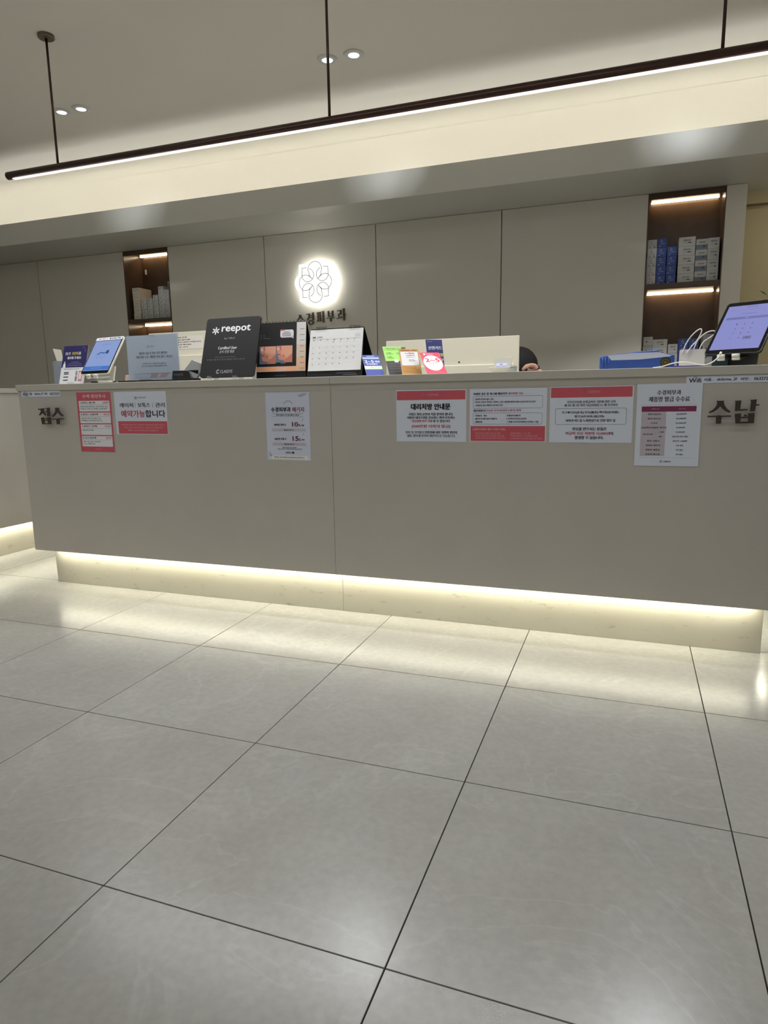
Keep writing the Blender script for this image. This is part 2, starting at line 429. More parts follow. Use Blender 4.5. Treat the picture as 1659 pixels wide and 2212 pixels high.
area('alcove_fill', (2.5, 2.35, 2.13), (math.radians(20), 0, 0), 1.2, .05, 2.4, (1.0, .93, .76))  # unseen lamp without a fixture, added to brighten the recess

# ------------------------------------------------------------------ linear pendant
YP, ZP = .564, 2.0375
pen = thing('linear_pendant_light', 'long thin bronze tube pendant with glowing underside over the counter', 'pendant light', (0, YP, ZP))
xa, xb = -1.948, 1.50
MB().tube([(xa, 0, 0), (xb, 0, 0)], .0182, 24).build('tube', M_BRZ, pen, smooth=False, bevel=0)
pen.children[0].data.polygons.foreach_set('use_smooth', [len(p.vertices) == 4 for p in pen.children[0].data.polygons])
MB().box(xa + .035, xb - .035, -.0088, .0088, -.0190, -.010).build('diffuser', mat('pendant_diffuser', (255, 248, 244), .5, emit=(255, 246, 240), es=1.6), pen)
for x in (-1.632, -.230, 1.180):
    MB().tube([(x, 0, .016), (x, 0, ZC - ZP)], .0055, 10).build('suspension_rod', M_BRZ, pen, smooth=True)
    MB().lathe([(.034, ZC - ZP - .014), (.036, ZC - ZP - .012), (.036, ZC - ZP)], x, 0, 0).build('canopy', mat('bronze_canopy', (120, 104, 88), .3, metal=.5), pen)
area('pendant_lamp', ((xa + xb) / 2, YP, ZP - .0198), (0, 0, 0), xb - xa - .08, .016, P_PENDANT, NEUT, 142)

# ------------------------------------------------------------------ reception counter
XL, XR, ZB, ZT, ZU = -1.955, 1.506, .188, 1.0368, 1.0070
BL, BR, BY = -1.897, 1.436, .5636
rc = thing('reception_counter', 'long greige reception counter floating on a glowing recessed plinth', 'counter')
XM = -.229
MB().box(XL, XM - .0006, .4917, .5117, ZB, ZU).build('front_panel', M_CTR, rc, bevel=.0012)
MB().box(XM + .0006, XR, .4917, .5117, ZB, ZU).build('front_panel', M_CTR, rc, bevel=.0012)
M_BAND = mat('counter_edge_band', (186, 182, 173), .4, var=.03, scale=6)
MB().box(XL, XM - .0006, .4909, .4917, .979, ZU).build('edge_band', M_BAND, rc)
MB().box(XM + .0006, XR, .4909, .4917, .979, ZU).build('edge_band', M_BAND, rc)
MB().box(XL, XL + .02, .5117, 1.45, ZB, ZU).build('end_panel', M_CTR, rc)
MB().box(XR - .02, XR, .5117, 1.45, ZB, ZU).build('end_panel', M_CTR, rc)
MB().box(XL - .006, XM - .0006, .484, .90, ZU, ZT).build('worktop', M_CTOP, rc, bevel=.0015)
MB().box(XM + .0006, XR + .006, .484, .90, ZU, ZT).build('worktop', M_CTOP, rc, bevel=.0015)
MB().box(XL + .02, XR - .02, .86, .88, .74, ZU).build('back_panel', M_CTR, rc)
MB().box(XL + .02, XR - .02, .5117, 1.45, .715, .74).build('staff_desk', M_WHT, rc, bevel=.002)
MB().box(XL + .02, XR - .02, .5117, .82, .200, .212).build('underside', M_CTR, rc)
MB().box(BL, XM - .0006, BY, BY + .018, 0, .2).build('plinth_board', M_PLINTH, rc, bevel=.001)
MB().box(XM + .0006, BR, BY, BY + .018, 0, .2).build('plinth_board', M_PLINTH, rc, bevel=.001)
MB().box(BL, BL + .018, BY + .018, 1.35, 0, .2).build('plinth_board', M_PLINTH, rc)
MB().box(BR - .018, BR, BY + .018, 1.35, 0, .2).build('plinth_board', M_PLINTH, rc)
MB().box(BL + .02, BR - .02, .530, .542, .195, .2).build('light_strip', mat('led_tape', (250, 246, 226), .5, emit=(255, 240, 200), es=3.0), rc)
area('plinth_light', ((BL + BR) / 2, .536, .194), (0, 0, 0), BR - BL - .06, .012, P_PLINTH, WARM)
area('plinth_end_light', (XL + .03, 1.0, .194), (0, 0, 0), .012, .75, P_PLINTH * .22, WARM)
area('plinth_end_light', (XR - .03, 1.0, .194), (0, 0, 0), .012, .75, P_PLINTH * .22, WARM)
# side counter at the far left
sd = thing('side_counter', 'second greige counter running back behind the left end of the long counter', 'counter')
MB().box(-2.673, -2.653, -2.2, 2.30, ZB, ZU).build('front_panel', M_CTR, sd, bevel=.001)
MB().box(-3.25, -2.646, -2.2, 2.306, ZU, ZT - .001).build('worktop', M_CTOP, sd, bevel=.0015)
MB().box(-3.25, -2.673, 2.28, 2.30, ZB, ZU).build('end_panel', M_CTR, sd)
MB().box(-3.23, -2.673, -2.2, 2.28, .2, .212).build('underside', M_CTR, sd)
MB().box(-2.741, -2.723, -2.15, 2.25, 0, .2).build('plinth_board', M_PLINTH, sd)
MB().box(-3.20, -3.18, -2.15, 2.25, 0, .2).build('plinth_board', M_PLINTH, sd)
MB().box(-2.700, -2.688, -2.1, 2.2, .195, .2).build('light_strip', MATS['led_tape'], sd)
area('side_plinth_light', (-2.695, .05, .194), (0, 0, 0), .012, 4.2, P_PLINTH * 1.25, WARM)

# ------------------------------------------------------------------ hand-drawn display letters (unit box, y up)
SU = [[(.34, 1), (.66, 1), (.66, .91), (.70, .80), (.80, .66), (.97, .53), (.92, .475), (.75, .54), (.60, .66), (.515, .76), (.42, .64), (.27, .53), (.08, .455), (.03, .51), (.20, .60), (.33, .74), (.38, .88), (.37, .94)],
      [(0, .345), (1, .36), (1, .30), (0, .285)], [(.37, .30), (.61, .30), (.60, 0), (.38, 0)]]
NAP = [[(0, .95), (.03, .90), (.04, .52), (.55, .545), (.55, .60), (.245, .60), (.27, .96)], [(.61, .975), (.89, 1), (.87, .79), (1, .80), (1, .745), (.865, .735), (.85, .51), (.645, .50), (.66, .92)],
       [(.04, .40), (.30, .42), (.29, .03), (.10, 0)], [(.57, .42), (.845, .44), (.84, .02), (.61, .03)], [(.28, .265), (.63, .28), (.63, .225), (.28, .21)], [(.10, .07), (.84, .08), (.84, .01), (.10, 0)]]
JEOP = [[(0, .94), (.56, .97), (.56, .91), (0, .87)], [(.19, .92), (.45, .92), (.44, .80), (.60, .57), (.55, .53), (.33, .70), (.08, .53), (.03, .57), (.20, .76)],
        [(.55, .79), (.72, .80), (.72, .745), (.55, .735)], [(.66, .98), (.95, 1), (.93, .48), (.70, .47), (.71, .92)],
        [(.16, .41), (.42, .42), (.41, .03), (.21, 0)], [(.69, .42), (.96, .43), (.95, .02), (.72, .02)], [(.40, .255), (.73, .265), (.73, .21), (.40, .20)], [(.21, .06), (.95, .07), (.95, .01), (.21, 0)]]
def ring(cx, cy, rx, ry, t, n=20):
    out = []
    for i in range(n):
        a, b = 2 * PI * i / n, 2 * PI * (i + 1) / n
        out.append([(cx + rx * math.cos(a), cy + ry * math.sin(a)), (cx + rx * math.cos(b), cy + ry * math.sin(b)),
                    (cx + (rx - t * 1.3) * math.cos(b), cy + (ry - t * .7) * math.sin(b)), (cx + (rx - t * 1.3) * math.cos(a), cy + (ry - t * .7) * math.sin(a))])
    return out
GYEONG = [[(.03, .90), (.52, .94), (.52, .86), (.03, .83)], [(.30, .90), (.54, .92), (.50, .72), (.38, .52), (.12, .36), (.06, .41), (.22, .56), (.29, .72)],
          [(.48, .78), (.76, .80), (.76, .74), (.48, .72)], [(.46, .62), (.76, .64), (.76, .58), (.46, .56)], [(.72, 1), (1, 1), (.99, .38), (.76, .37)]] + ring(.60, .19, .36, .19, .12)
PI_ = [[(0, .92), (.60, .96), (.60, .89), (0, .85)], [(.08, .90), (.29, .91), (.30, .18), (.11, .17)], [(.36, .92), (.57, .93), (.55, .19), (.37, .19)], [(-.02, .19), (.62, .22), (.62, .15), (-.02, .12)], [(.72, 1), (.98, 1), (.96, 0), (.76, 0)]]
BU = [[(.14, .97), (.38, .98), (.38, .45), (.18, .44)], [(.64, .98), (.88, 1), (.85, .46), (.64, .46)], [(.36, .78), (.66, .79), (.66, .73), (.36, .72)], [(.18, .52), (.85, .53), (.85, .45), (.18, .44)], [(0, .35), (1, .37), (1, .31), (0, .29)], [(.38, .31), (.62, .31), (.61, 0), (.40, 0)]]
GWA = [[(.04, .86), (.58, .90), (.58, .83), (.04, .79)], [(.34, .87), (.58, .88), (.54, .52), (.36, .50)], [(.16, .60), (.32, .60), (.31, .28), (.19, .28)], [(0, .24), (.62, .30), (.62, .23), (0, .17)], [(.68, 1), (.92, 1), (.90, .56), (1, .56), (1, .49), (.90, .49), (.89, 0), (.71, 0)]]
def letters(t, items, y0, y1, mt=None):
    for shp, x, z, w, h in items:
        MB().box(x + w * .46, x + w * .54, y1, -.0001, z + h * .30, z + h * .36).build('standoff_pin', mt or M_LETTER, t)
        m = MB()
        for k, pol in enumerate(shp):
            m.prism([(x + px * w, z + pz * h) for px, pz in pol], y0 - .00005 * (k % 7), y1)
        m.build('letter', mt or M_LETTER, t)
t = thing('raised_lettering', 'raised dark bronze Korean sign at the left end of the counter front', 'sign', (0, .4917, 0))
letters(t, [(JEOP, -1.812, .842, .078, .0815), (SU, -1.731, .842, .078, .0805)], -.022, -.018, M_LETTER2)
t = thing('raised_lettering', 'raised dark bronze Korean sign at the right end of the counter front', 'sign', (0, .4917, 0))
letters(t, [(SU, 1.199, .8425, .0725, .0775), (NAP, 1.2795, .843, .0745, .0805)], -.022, -.018, M_LETTER2)
t = thing('raised_lettering', 'five raised bronze Korean letters on the wall under the glowing emblem', 'sign', (0, YW, 0))
letters(t, [(SU, -1.455, 1.484, .066, .078), (GYEONG, -1.372, 1.485, .068, .088), (PI_, -1.284, 1.495, .064, .083), (BU, -1.203, 1.500, .066, .078), (GWA, -1.121, 1.502, .074, .086)], -.014, -.009)

# ------------------------------------------------------------------ glowing emblem
t = thing('backlit_emblem', 'glowing white flower-shaped emblem on the back wall', 'sign', (-1.262, YW, 1.780))
S = .158; SZ = .1425
def rim(a):
    best = 0
    d = (math.cos(a), math.sin(a))
    for cx, cy, r in ((0, .68, .43), (0, -.68, .43), (.56, 0, .50), (-.56, 0, .50)):
        b = d[0] * cx + d[1] * cy; q = b * b - (cx * cx + cy * cy - r * r)
        if q > 0: best = max(best, b + math.sqrt(q))
    hx, hy = .83, .92
    for sx in (1, -1):
        for sy in (1, -1):
            if d[0] * sx > .15 and d[1] * sy > .15: best = max(best, min(hx / abs(d[0]), hy / abs(d[1])))
    return best
pts = [(rim(2 * PI * i / 96) * S * math.cos(2 * PI * i / 96), rim(2 * PI * i / 96) * SZ * math.sin(2 * PI * i / 96)) for i in range(96)]
MB().prism(pts, -.062, -.052).build('light_board', mat('emblem_glow', (255, 255, 255), .5, emit=(255, 255, 250), es=1.15), t)
MB().prism([(a * .97, b * .97) for a, b in pts], -.0519, -.026).build('back_light', mat('emblem_back_glow', (255, 255, 255), .5, emit=(255, 255, 246), es=3.4), t)
MB().tube([(-.05, 0, 0), (-.05, -.027, 0)], .006, 8).tube([(.05, 0, 0), (.05, -.027, 0)], .006, 8).build('standoff', M_BRZ, t)
def arc(cx, cy, rx, ry, a0, a1, n=18): return [(cx + rx * math.cos(math.radians(a0 + (a1 - a0) * i / n)), cy + ry * math.sin(math.radians(a0 + (a1 - a0) * i / n))) for i in range(n + 1)]
lines = []
for sy in (1, -1):
    lines.append([(x, y * sy) for x, y in [(-.155, .17), (-.31, .36)] + arc(0, .65, .345, .36, 208, -28, 28) + [(.31, .36), (.155, .17)]])
    for sx in (1, -1):
        lines.append([(x * sx, y * sy) for x, y in [(-.42, .74), (-.66, .72), (-.66, .36)] + arc(-.37, .37, .30, .33, 180, 432, 26)])
        lines.append([(x * sx, y * sy) for x, y in [(-.155, .17), (-.31, .33), (-.43, .38), (-.55, .385), (-.66, .355)]])
for sx in (1, -1):
    lines.append([(x * sx, y) for x, y in arc(-.40, 0, .43, .40, 128, 232, 16)])
m = MB()
for L in lines:
    for i in range(len(L) - 1):
        a = Vector((L[i][0] * S, L[i][1] * SZ)); b = Vector((L[i + 1][0] * S, L[i + 1][1] * SZ)); d = b - a
        if d.length < 1e-6: continue
        d.normalize(); n_ = Vector((-d.y, d.x)) * .0017; a = a - d * .0008; b = b + d * .0008
        m.prism([(p.x, p.y) for p in (a - n_, b - n_, b + n_, a + n_)], -.0632, -.0622)
m.build('line_pattern', mat('emblem_line', (96, 92, 96), .6), t)

# ------------------------------------------------------------------ shelf niches
def niche(x0, x1, label, shelves, outlet=None):
    t = thing('display_niche', label, 'shelf', (0, 0, 0))
    yb = 2.834
    MB().box(x0 + .0003, x0 + .006, YW - .001, yb, 0, ZS - .001).build('side_panel', M_WOOD, t)
    MB().box(x1 - .006, x1 - .0003, YW - .001, yb, 0, ZS - .001).build('side_panel', M_WOOD, t)
    MB().box(x0 + .006, x1 - .006, yb - .012, yb, 0, ZS - .001).build('back_panel', M_WOOD, t)
    MB().box(x0 + .006, x1 - .006, YW, yb - .012, 2.143, ZS - .001).build('top_panel', M_WOOD, t)
    MB().box(x0 + .006, x1 - .006, YW + .003, YW + .02, 2.118, 2.143).build('top_rail', M_WOOD, t)
    for z, th in shelves:
        MB().box(x0 + .006, x1 - .006, YW + .001, yb - .012, z - th, z).build('shelf', M_WOOD, t, bevel=.001)
    for z in [2.143] + [z - th for z, th in shelves[:-1]]:
        MB().box(x0 + .02, x1 - .02, 2.790, 2.806, z - .007, z).build('light_strip', mat('niche_led', (255, 246, 230), .5, emit=(255, 226, 182), es=11.0), t)
        area('niche_light', ((x0 + x1) / 2, 2.786, z - .008), (math.radians(-28), 0, 0), x1 - x0 - .05, .008, P_NICHE, AMBER)
    if outlet: MB().box(outlet[0] - .008, outlet[0] + .008, yb - .018, yb - .012, outlet[1] - .02, outlet[1] + .02).build('outlet_plate', M_WHT, t, bevel=.002)
    return t
niche(-3.031, -2.587, 'walnut lined lit niche at left filled with small grey boxes', [(1.610, .032), (1.02, .035)], (-2.985, 2.02))
niche(.996, 1.43, 'walnut lined lit niche at right filled with white and blue boxes', [(1.616, .036), (1.02, .035)])

M_BXW = mat('box_white_card', (216, 216, 216), .5, rnd=.04, var=.01)
M_BXB = mat('box_blue_card', (70, 92, 168), .45, rnd=.05, var=.01)
M_BXG = mat('box_grey_card', (204, 204, 202), .5, rnd=.04, var=.01)
M_BXC = mat('box_cream_card', (230, 222, 206), .5, rnd=.03, var=.01)
M_BAND2 = mat('box_grey_band', (128, 138, 152), .5)
ORD = ['topmost', 'second from top', 'third from top', 'fourth from top', 'fifth from top', 'sixth from top', 'seventh from top']
proto = {}
def pbox(kind, w, d, h):
    key = (kind, w, d, h)
    if key in proto: return proto[key]
    m = {'tri': M_BXW, 'blue': M_BXB, 'wide': M_BXW, 'band': M_BXW, 'slim': M_BXW, 'grey': M_BXG, 'cream': M_BXC}[kind]
    o = MB().box(-w / 2, w / 2, 0, d, .0004, h - .0004).build('product_box', m, None, bevel=.0006)
    s = Sheet(w, h); c = WHITE if kind == 'blue' else (96, 96, 102)
    if kind in ('tri', 'blue'):
        s.line([(.30, .40), (.42, .14), (.54, .40)], .0012, c, 2, True)
        s.rect(.30, .58, .80, .61, c, 2, 'printed_line')
        s.rect(.20, .80, .34, .86, c, 2, 'printed_line')
        if kind == 'tri': s.rect(.66, .78, .84, .86, (70, 70, 76), 2, 'printed_line')
    elif kind == 'wide':
        s.text('ZEROID', .28, .74, .36, .16, (100, 100, 106), .0003); s.rect(.3, .60, .55, .625, (150, 150, 155), 2, 'printed_line'); s.rect(.56, .58, .76, .68, (80, 80, 86), 2, 'printed_line')
    elif kind == 'band':
        s.text('ZEROID', .22, .78, .30, .13, (100, 100, 106), .0003); s.rect(0, .52, 1, .97, (134, 144, 158), 1); s.rect(.58, .66, .78, .75, (70, 74, 84), 2, 'printed_line')
    elif kind == 'slim':
        s.text('ZEROID', .22, .78, .30, .13, (100, 100, 106), .0003); s.rect(.25, .58, .55, .60, (160, 160, 165), 2, 'printed_line'); s.rect(.6, .56, .8, .64, (80, 80, 86), 2, 'printed_line')
    elif kind == 'grey':
        s.rect(.15, .18, .75, .22, (120, 120, 124), 2, 'printed_line'); s.disc(.36, .55, .10, .12, (130, 130, 136), 2, 12)
    elif kind == 'cream':
        s.rect(.3, .45, .7, .5, (150, 144, 136), 2, 'printed_line')
    s.emit(o)
    proto[key] = [o, False]
    return proto[key]
def stack(kind, x0, x1, z0, ztop, n, yf, d, desc, where, grp):
    w = x1 - x0; h = (ztop - z0) / n
    p = pbox(kind, round(w, 4), d, round(h, 5))
    for k in range(n):
        if not p[1]: o = p[0]; p[1] = True
        else:
            o = p[0].copy(); COL.objects.link(o)
            for ch in p[0].children:
                c = ch.copy(); COL.objects.link(c); c.parent = o
        o.location = ((x0 + x1) / 2 + random.uniform(-.0012, .0012), yf + random.uniform(0, .004), z0 + k * h)
        o.rotation_euler = (0, 0, random.uniform(-.012, .012))
        pos = 'bottom' if k == 0 else ORD[n - 1 - k]
        tag(o, '%s, %s of %s' % (desc, pos, where), 'box', grp)
U = 'upper right niche shelf'; L = 'lower right niche shelf'
for kind, a, b, top, n, desc, where in (
        ('tri', 1.0055, 1.0595, 1.889, 5, 'small white box with triangle mark', 'leftmost stack, ' + U),
        ('blue', 1.0615, 1.1165, 1.892, 5, 'small blue box', 'taller blue stack, ' + U),
        ('blue', 1.1205, 1.1755, 1.8395, 4, 'small blue box', 'shorter blue stack, ' + U),
        ('wide', 1.186, 1.280, 1.888, 5, 'wide white box', 'wide stack, ' + U),
        ('band', 1.2835, 1.3485, 1.869, 4, 'white grey-banded box', 'banded stack, ' + U),
        ('slim', 1.351, 1.415, 1.871, 4, 'plain white box', 'rightmost stack, ' + U)):
    stack(kind, a, b, 1.616, top, n, 2.648, .15, desc, where, 'boxes on the upper shelf of the right niche')
for kind, a, b, top, n, desc, where in (
        ('grey', 1.0055, 1.0615, 1.297, 5, 'grey white box', 'leftmost stack, ' + L),
        ('wide', 1.064, 1.1505, 1.279, 5, 'wide white box', 'wide stack, ' + L),
        ('slim', 1.156, 1.212, 1.247, 4, 'white box', 'shortest stack, ' + L),
        ('blue', 1.2155, 1.2725, 1.278, 5, 'blue box', 'left blue stack, ' + L),
        ('blue', 1.2745, 1.3315, 1.276, 5, 'blue box', 'right blue stack, ' + L),
        ('grey', 1.357, 1.415, 1.300, 5, 'grey white box', 'rightmost stack, ' + L)):
    stack(kind, a, b, 1.02, top, n, 2.648, .15, desc, where, 'boxes on the lower shelf of the right niche')
for kind, a, b, top, n, d, desc, where in (
        ('cream', -3.006, -2.936, 1.870, 5, .155, 'pale box with long cream side', 'leftmost stack, left niche'),
        ('grey', -2.922, -2.869, 1.777, 4, .13, 'small grey box', 'second stack, left niche'),
        ('grey', -2.864, -2.811, 1.779, 4, .13, 'small grey box', 'third stack, left niche'),
        ('grey', -2.803, -2.751, 1.801, 5, .13, 'small grey box', 'fourth stack, left niche'),
        ('grey', -2.745, -2.693, 1.866, 7, .13, 'small grey box', 'fifth stack, left niche'),
        ('grey', -2.691, -2.640, 1.836, 6, .13, 'small grey box', 'rightmost stack, left niche')):
    stack(kind, a, b, 1.610, top, n, 2.655, d, desc, where, 'boxes on the shelf of the left niche')
tag(MB().box(-2.795, -2.757, 2.72, 2.775, 1.8012, 1.838).build('product_box', mat('box_orange_card', (150, 92, 60), .5), None, bevel=.001), 'small orange brown box on top of the fourth stack in left niche', 'box')
t = thing('clear_pouch', 'clear plastic pouch standing on the rightmost stack in left niche', 'pouch', (-2.664, 2.70, 1.8362))
MB().hexa([(-.016, -.012, 0), (.016, -.012, 0), (.016, .012, 0), (-.016, .012, 0), (-.012, -.002, .062), (.012, -.002, .062), (.012, .002, .062), (-.012, .002, .062)]).build('film', clear('milky_film', (200, 200, 200), .08, .2, .5), t)
MB().box(-.013, .013, -.003, .003, .058, .068).build('seal', mat('milky_seal', (205, 205, 205), .3), t)
for k, p in list(proto.items()):
    if not p[1]: bpy.data.objects.remove(p[0])

# ------------------------------------------------------------------ notices taped to the counter front
def wifi(w, h):
    s = Sheet(w, h)
    s.text('Wifi', .03, .165, .58, .60, BLACK, .0004); s.line([(.075, .22), (.10, .10), (.125, .22)], .0016, BLACK)
    s.text('이름 :', .20, .30, .52, .42, BLACK, .0003); s.text('skderma_2F', .34, .56, .52, .42, BLACK, .0003)
    s.text('비번 :', .60, .70, .52, .42, BLACK, .0003); s.text('0632723337', .74, .985, .52, .42, BLACK, .0003)
    return s
paper('wifi_strip', 'narrow wifi label strip above the raised sign at left end of counter', 'label', -1.806, .9775, .250, .028, wifi(.25, .028), .3, .4903)
paper('wifi_strip', 'narrow wifi label strip above the raised sign at right end of counter', 'label', 1.268, .980, .282, .0245, wifi(.282, .0245), -.1, .4903)

s = Sheet(.207, .286); s.rect(0, 0, 1, 1, (206, 92, 106), 1)
s.text('수액·영양주사', .18, .86, .068, .062, WHITE, .0003)
items = [('A', '플러스 레드팩', '10만원', ['면역력 강화, 피로회복, 고농축 비타민 공급', '비타민C, 아미노산, 미네랄, 고함량 영양']), ('B', '플러스 오렌지팩', '8만원', ['만성피로 회복, 숙취 해소 도움', '비타민B군, 글루타치온, 아르기닌']),
         ('C', '플러스 그린팩', '7만원', ['체력저하, 감기회복']), ('D', '다크 블루팩', '4만원', ['빠른 수분 공급, 기력 회복', '수분, 미네랄 보충'])]
for i, (k, a, p, ls) in enumerate(items):
    v0 = .142 + .197 * i
    s.rrect(.055, v0, .955, v0 + .178, WHITE, .004, 2)
    s.text(k, .09, .12, v0 + .032, .03, BLACK, .0003); s.text(a, .145, .145 + .055 * len(a), v0 + .032, .034, BLACK, .0005); s.text(p, .76, .92, v0 + .032, .032, PTXT, .0004)
    s.line([(.09, v0 + .066), (.92, v0 + .066)], .0007, GREY, 3)
    for q, l in enumerate(ls): s.text(l, .10, min(.9, .10 + .033 * len(l)), v0 + .098 + .036 * q, .024, (60, 60, 66), .0002)
s.text('수경피부과', .42, .6, .955, .015, (235, 190, 196))
paper('price_notice', 'tall pink IV drip price notice with four white boxes', 'notice', -1.4785, .708, .207, .286, s, .15)

s = Sheet(.298, .199); s.logo(.42, .145, .007, GREY); s.text('수경피부과', .455, .62, .14, .045, GREY)
s.text('레이저', .105, .365, .315, .105, BLACK, .0006); s.line([(.405, .26), (.405, .37)], .0012, BLACK); s.text('보톡스', .455, .69, .315, .105, BLACK, .0006)
s.line([(.735, .26), (.735, .37)], .0012, BLACK); s.text('관리', .79, .965, .315, .105, BLACK, .0006)
s.text('예약가능', .12, .58, .515, .16, PTXT, .0009); s.text('합니다', .59, .965, .515, .16, BLACK, .0009)
s.rect(.045, .69, .99, .985, (208, 92, 104), 1)
for q, (a, b, l) in enumerate(((.10, .95, '수경피부과는 환자분의 대기 시간을 줄이기 위해 예약제로 운영되고 있습니다.'), (.16, .90, '레이저, 보톡스, 관리 등 원하시는 시술을 데스크에 문의하시면'), (.23, .82, '편리한 시간으로 예약을 도와드리겠습니다.'))):
    s.text(l, a, b, .775 + .065 * q, .04, (236, 196, 200))
paper('reservation_notice', 'white notice with pink lower block beside the tall pink price notice', 'notice', -1.2065, .7935, .298, .199, s, .25)

s = Sheet(.211, .291)
s.line(arc(.52, .20, .10, .075, 200, 340), .0014, GREY, 2)
s.text('수경피부과', .13, .575, .252, .068, BLACK, .0008); s.text('패키지', .61, .875, .252, .068, (150, 52, 84), .0006)
s.rect(.15, .308, .86, .311, GREY, 2, 'printed_line'); s.rect(.15, .353, .86, .356, GREY, 2, 'printed_line')
s.text('패키지 결제 시 추가 적립 혜택을 드립니다', .24, .77, .332, .022, BLACK, .0003)
for v, a, b in ((.475, '100만원 결제 시', '10'), (.685, '200만원 결제 시', '15')):
    s.text(a, .18, .45, v, .032, BLACK, .0005); s.text(b, .60, .73, v - .008, .066, (112, 30, 62), .0009); s.text('%', .735, .79, v + .006, .036, (140, 60, 88), .0004); s.text('적립', .81, .865, v + .008, .026, BLACK, .0005)
    s.rect(.13, v + .055, .90, v + .098, (196, 196, 206) if b == '10' else (198, 186, 200), 1); s.text('적립금 현금 사용 가능', .40, .63, v + .077, .02, BLACK, .0003)
    s.line([(.835, v - .05), (.86, v - .09), (.85, v - .095), (.828, v - .055)], .0008, (170, 170, 178), 2)
s.text('패키지 적립금은 양도가 불가하며', .36, .68, .812, .016, BLACK, .0002); s.text('적립금은 패키지 시술 결제 시 현금처럼 사용 가능합니다', .25, .80, .834, .016, BLACK, .0002)
s.text('수경피부과', .42, .56, .883, .020, BLACK, .0006); s.rect(.575, .872, .625, .902, (88, 50, 64), 2); s.rect(.42, .898, .56, .902, GREY, 2, 'printed_line')
s.rect(.08, .935, .93, .985, (240, 240, 236), 1); s.text('레이저, 리프팅패키지 중복할인 불가합니다', .16, .86, .96, .022, BLACK, .0002)
s.poly([(.74, .045), (.86, .02), (.96, .02), (.90, .05), (.80, .075)], (176, 178, 186), 1); s.poly([(.04, .86), (.10, .93), (.10, .95), (.05, .94)], (180, 182, 190), 1)
paper('package_notice', 'white portrait package discount notice alone near the middle of the counter', 'notice', -.4345, .6855, .211, .291, s, .25, m=mat('sleeve_paper', (212, 219, 236), .3))

s = Sheet(.2885, .205); s.rect(.01, .02, .985, .195, (206, 92, 104), 1); s.logo(.405, .105, .007, (230, 150, 158)); s.text('수경피부과', .46, .61, .10, .05, (234, 170, 176))
s.text('대리처방 안내문', .22, .775, .325, .115, BLACK, .0013)
for a, b, v, l, c, bd in ((.185, .815, .47, '진찰은 환자 본인이 직접 받아야 합니다.', BLACK, .0005), (.16, .845, .535, '처방전 대리수령을 강요하는 환자·보호자는', BLACK, .0005), (.225, .52, .60, '의료법에 따라 처벌', PTXT, .0003), (.535, .78, .60, '될 수 있습니다.', BLACK, .0005),
                          (.23, .775, .705, '[500만원 이하의 벌금]', PTXT, .0006), (.135, .40, .82, '환자 및 의약품의', BLACK, .0002), (.415, .87, .82, '안전성에 대한 의학적 판단이', BLACK, .0005), (.16, .315, .885, '있는 경우', BLACK, .0005), (.32, .85, .885, '에 한하여 제한적으로 가능합니다.', BLACK, .0002)):
    s.text(l, a, b, v, .068 if '500' in l else .052, c, bd)
paper('proxy_notice', 'white landscape notice with pink top band, leftmost of the four right sheets', 'notice', .205, .771, .2885, .205, s, 0)

s = Sheet(.2925, .2025); s.text('아래의 경우 중 하나에 해당되면', .05, .49, .095, .045, BLACK, .0005); s.text('대리처방 가능', .505, .70, .095, .045, PTXT, .0003)
s.frame(.045, .14, .945, .365, .0007, BLACK, .005); s.frame(.045, .455, .945, .665, .0007, BLACK, .005)
for v, l, b in ((.195, '- 환자의 의식이 없는 경우', .32), (.25, '- 환자의 거동이 현저히 곤란하고, 같은 질환에 대하여 계속 진료를 받으신 경우', .86), (.31, '- 오랫동안 같은 처방이 이루어진 경우', .44)): s.text(l, .06, b, v, .036, BLACK, .0003)
s.text('대리처방이', .05, .205, .41, .045, BLACK, .0005); s.text('가능한 보호자(대리수령자) 범위', .215, .675, .41, .045, PTXT, .0003)
for v, l, b, l2, b2 in ((.505, '- 직계존속 · 비속', .23, '- 직계비속의 배우자', .67), (.563, '- 배우자 및 배우자의 직계존속', .365, '- 노인의료복지시설 종사자', .745), (.622, '- 형제자매', .165, '- 그 밖에 보건복지부장관이 인정하는 사람', .90)):
    s.text(l, .06, b, v, .036, BLACK, .0003); s.text(l2, .475, b2, v, .036, BLACK, .0003)
s.rect(.012, .70, .985, .985, (204, 90, 102), 1); s.text('[대리수령자 필수 지참 서류]', .05, .475, .765, .045, (240, 206, 208), .0002)
for v, l, b, l2, b2 in ((.838, '- 대리수령자 신분증 사본 또는 원본', .41, '- 관계를 증명할 수 있는 서류', .80), (.885, '- 보호자 신분증, 환자 신분증 사본 지참', .46, '- 가족관계증명서, 주민등록표 등본', .89), (.932, '- 처방전 대리수령 신청서 (데스크에 비치)', .48, '- 노인의료복지시설 재직 증명서 및 확인서', .95)):
    s.text(l, .065, b, v, .032, (238, 190, 194)); s.text(l2, .53, b2, v, .032, (238, 190, 194))
paper('proxy_notice', 'landscape notice with two outlined boxes and pink bottom block', 'notice', .509, .7725, .2925, .2025, s, 0)

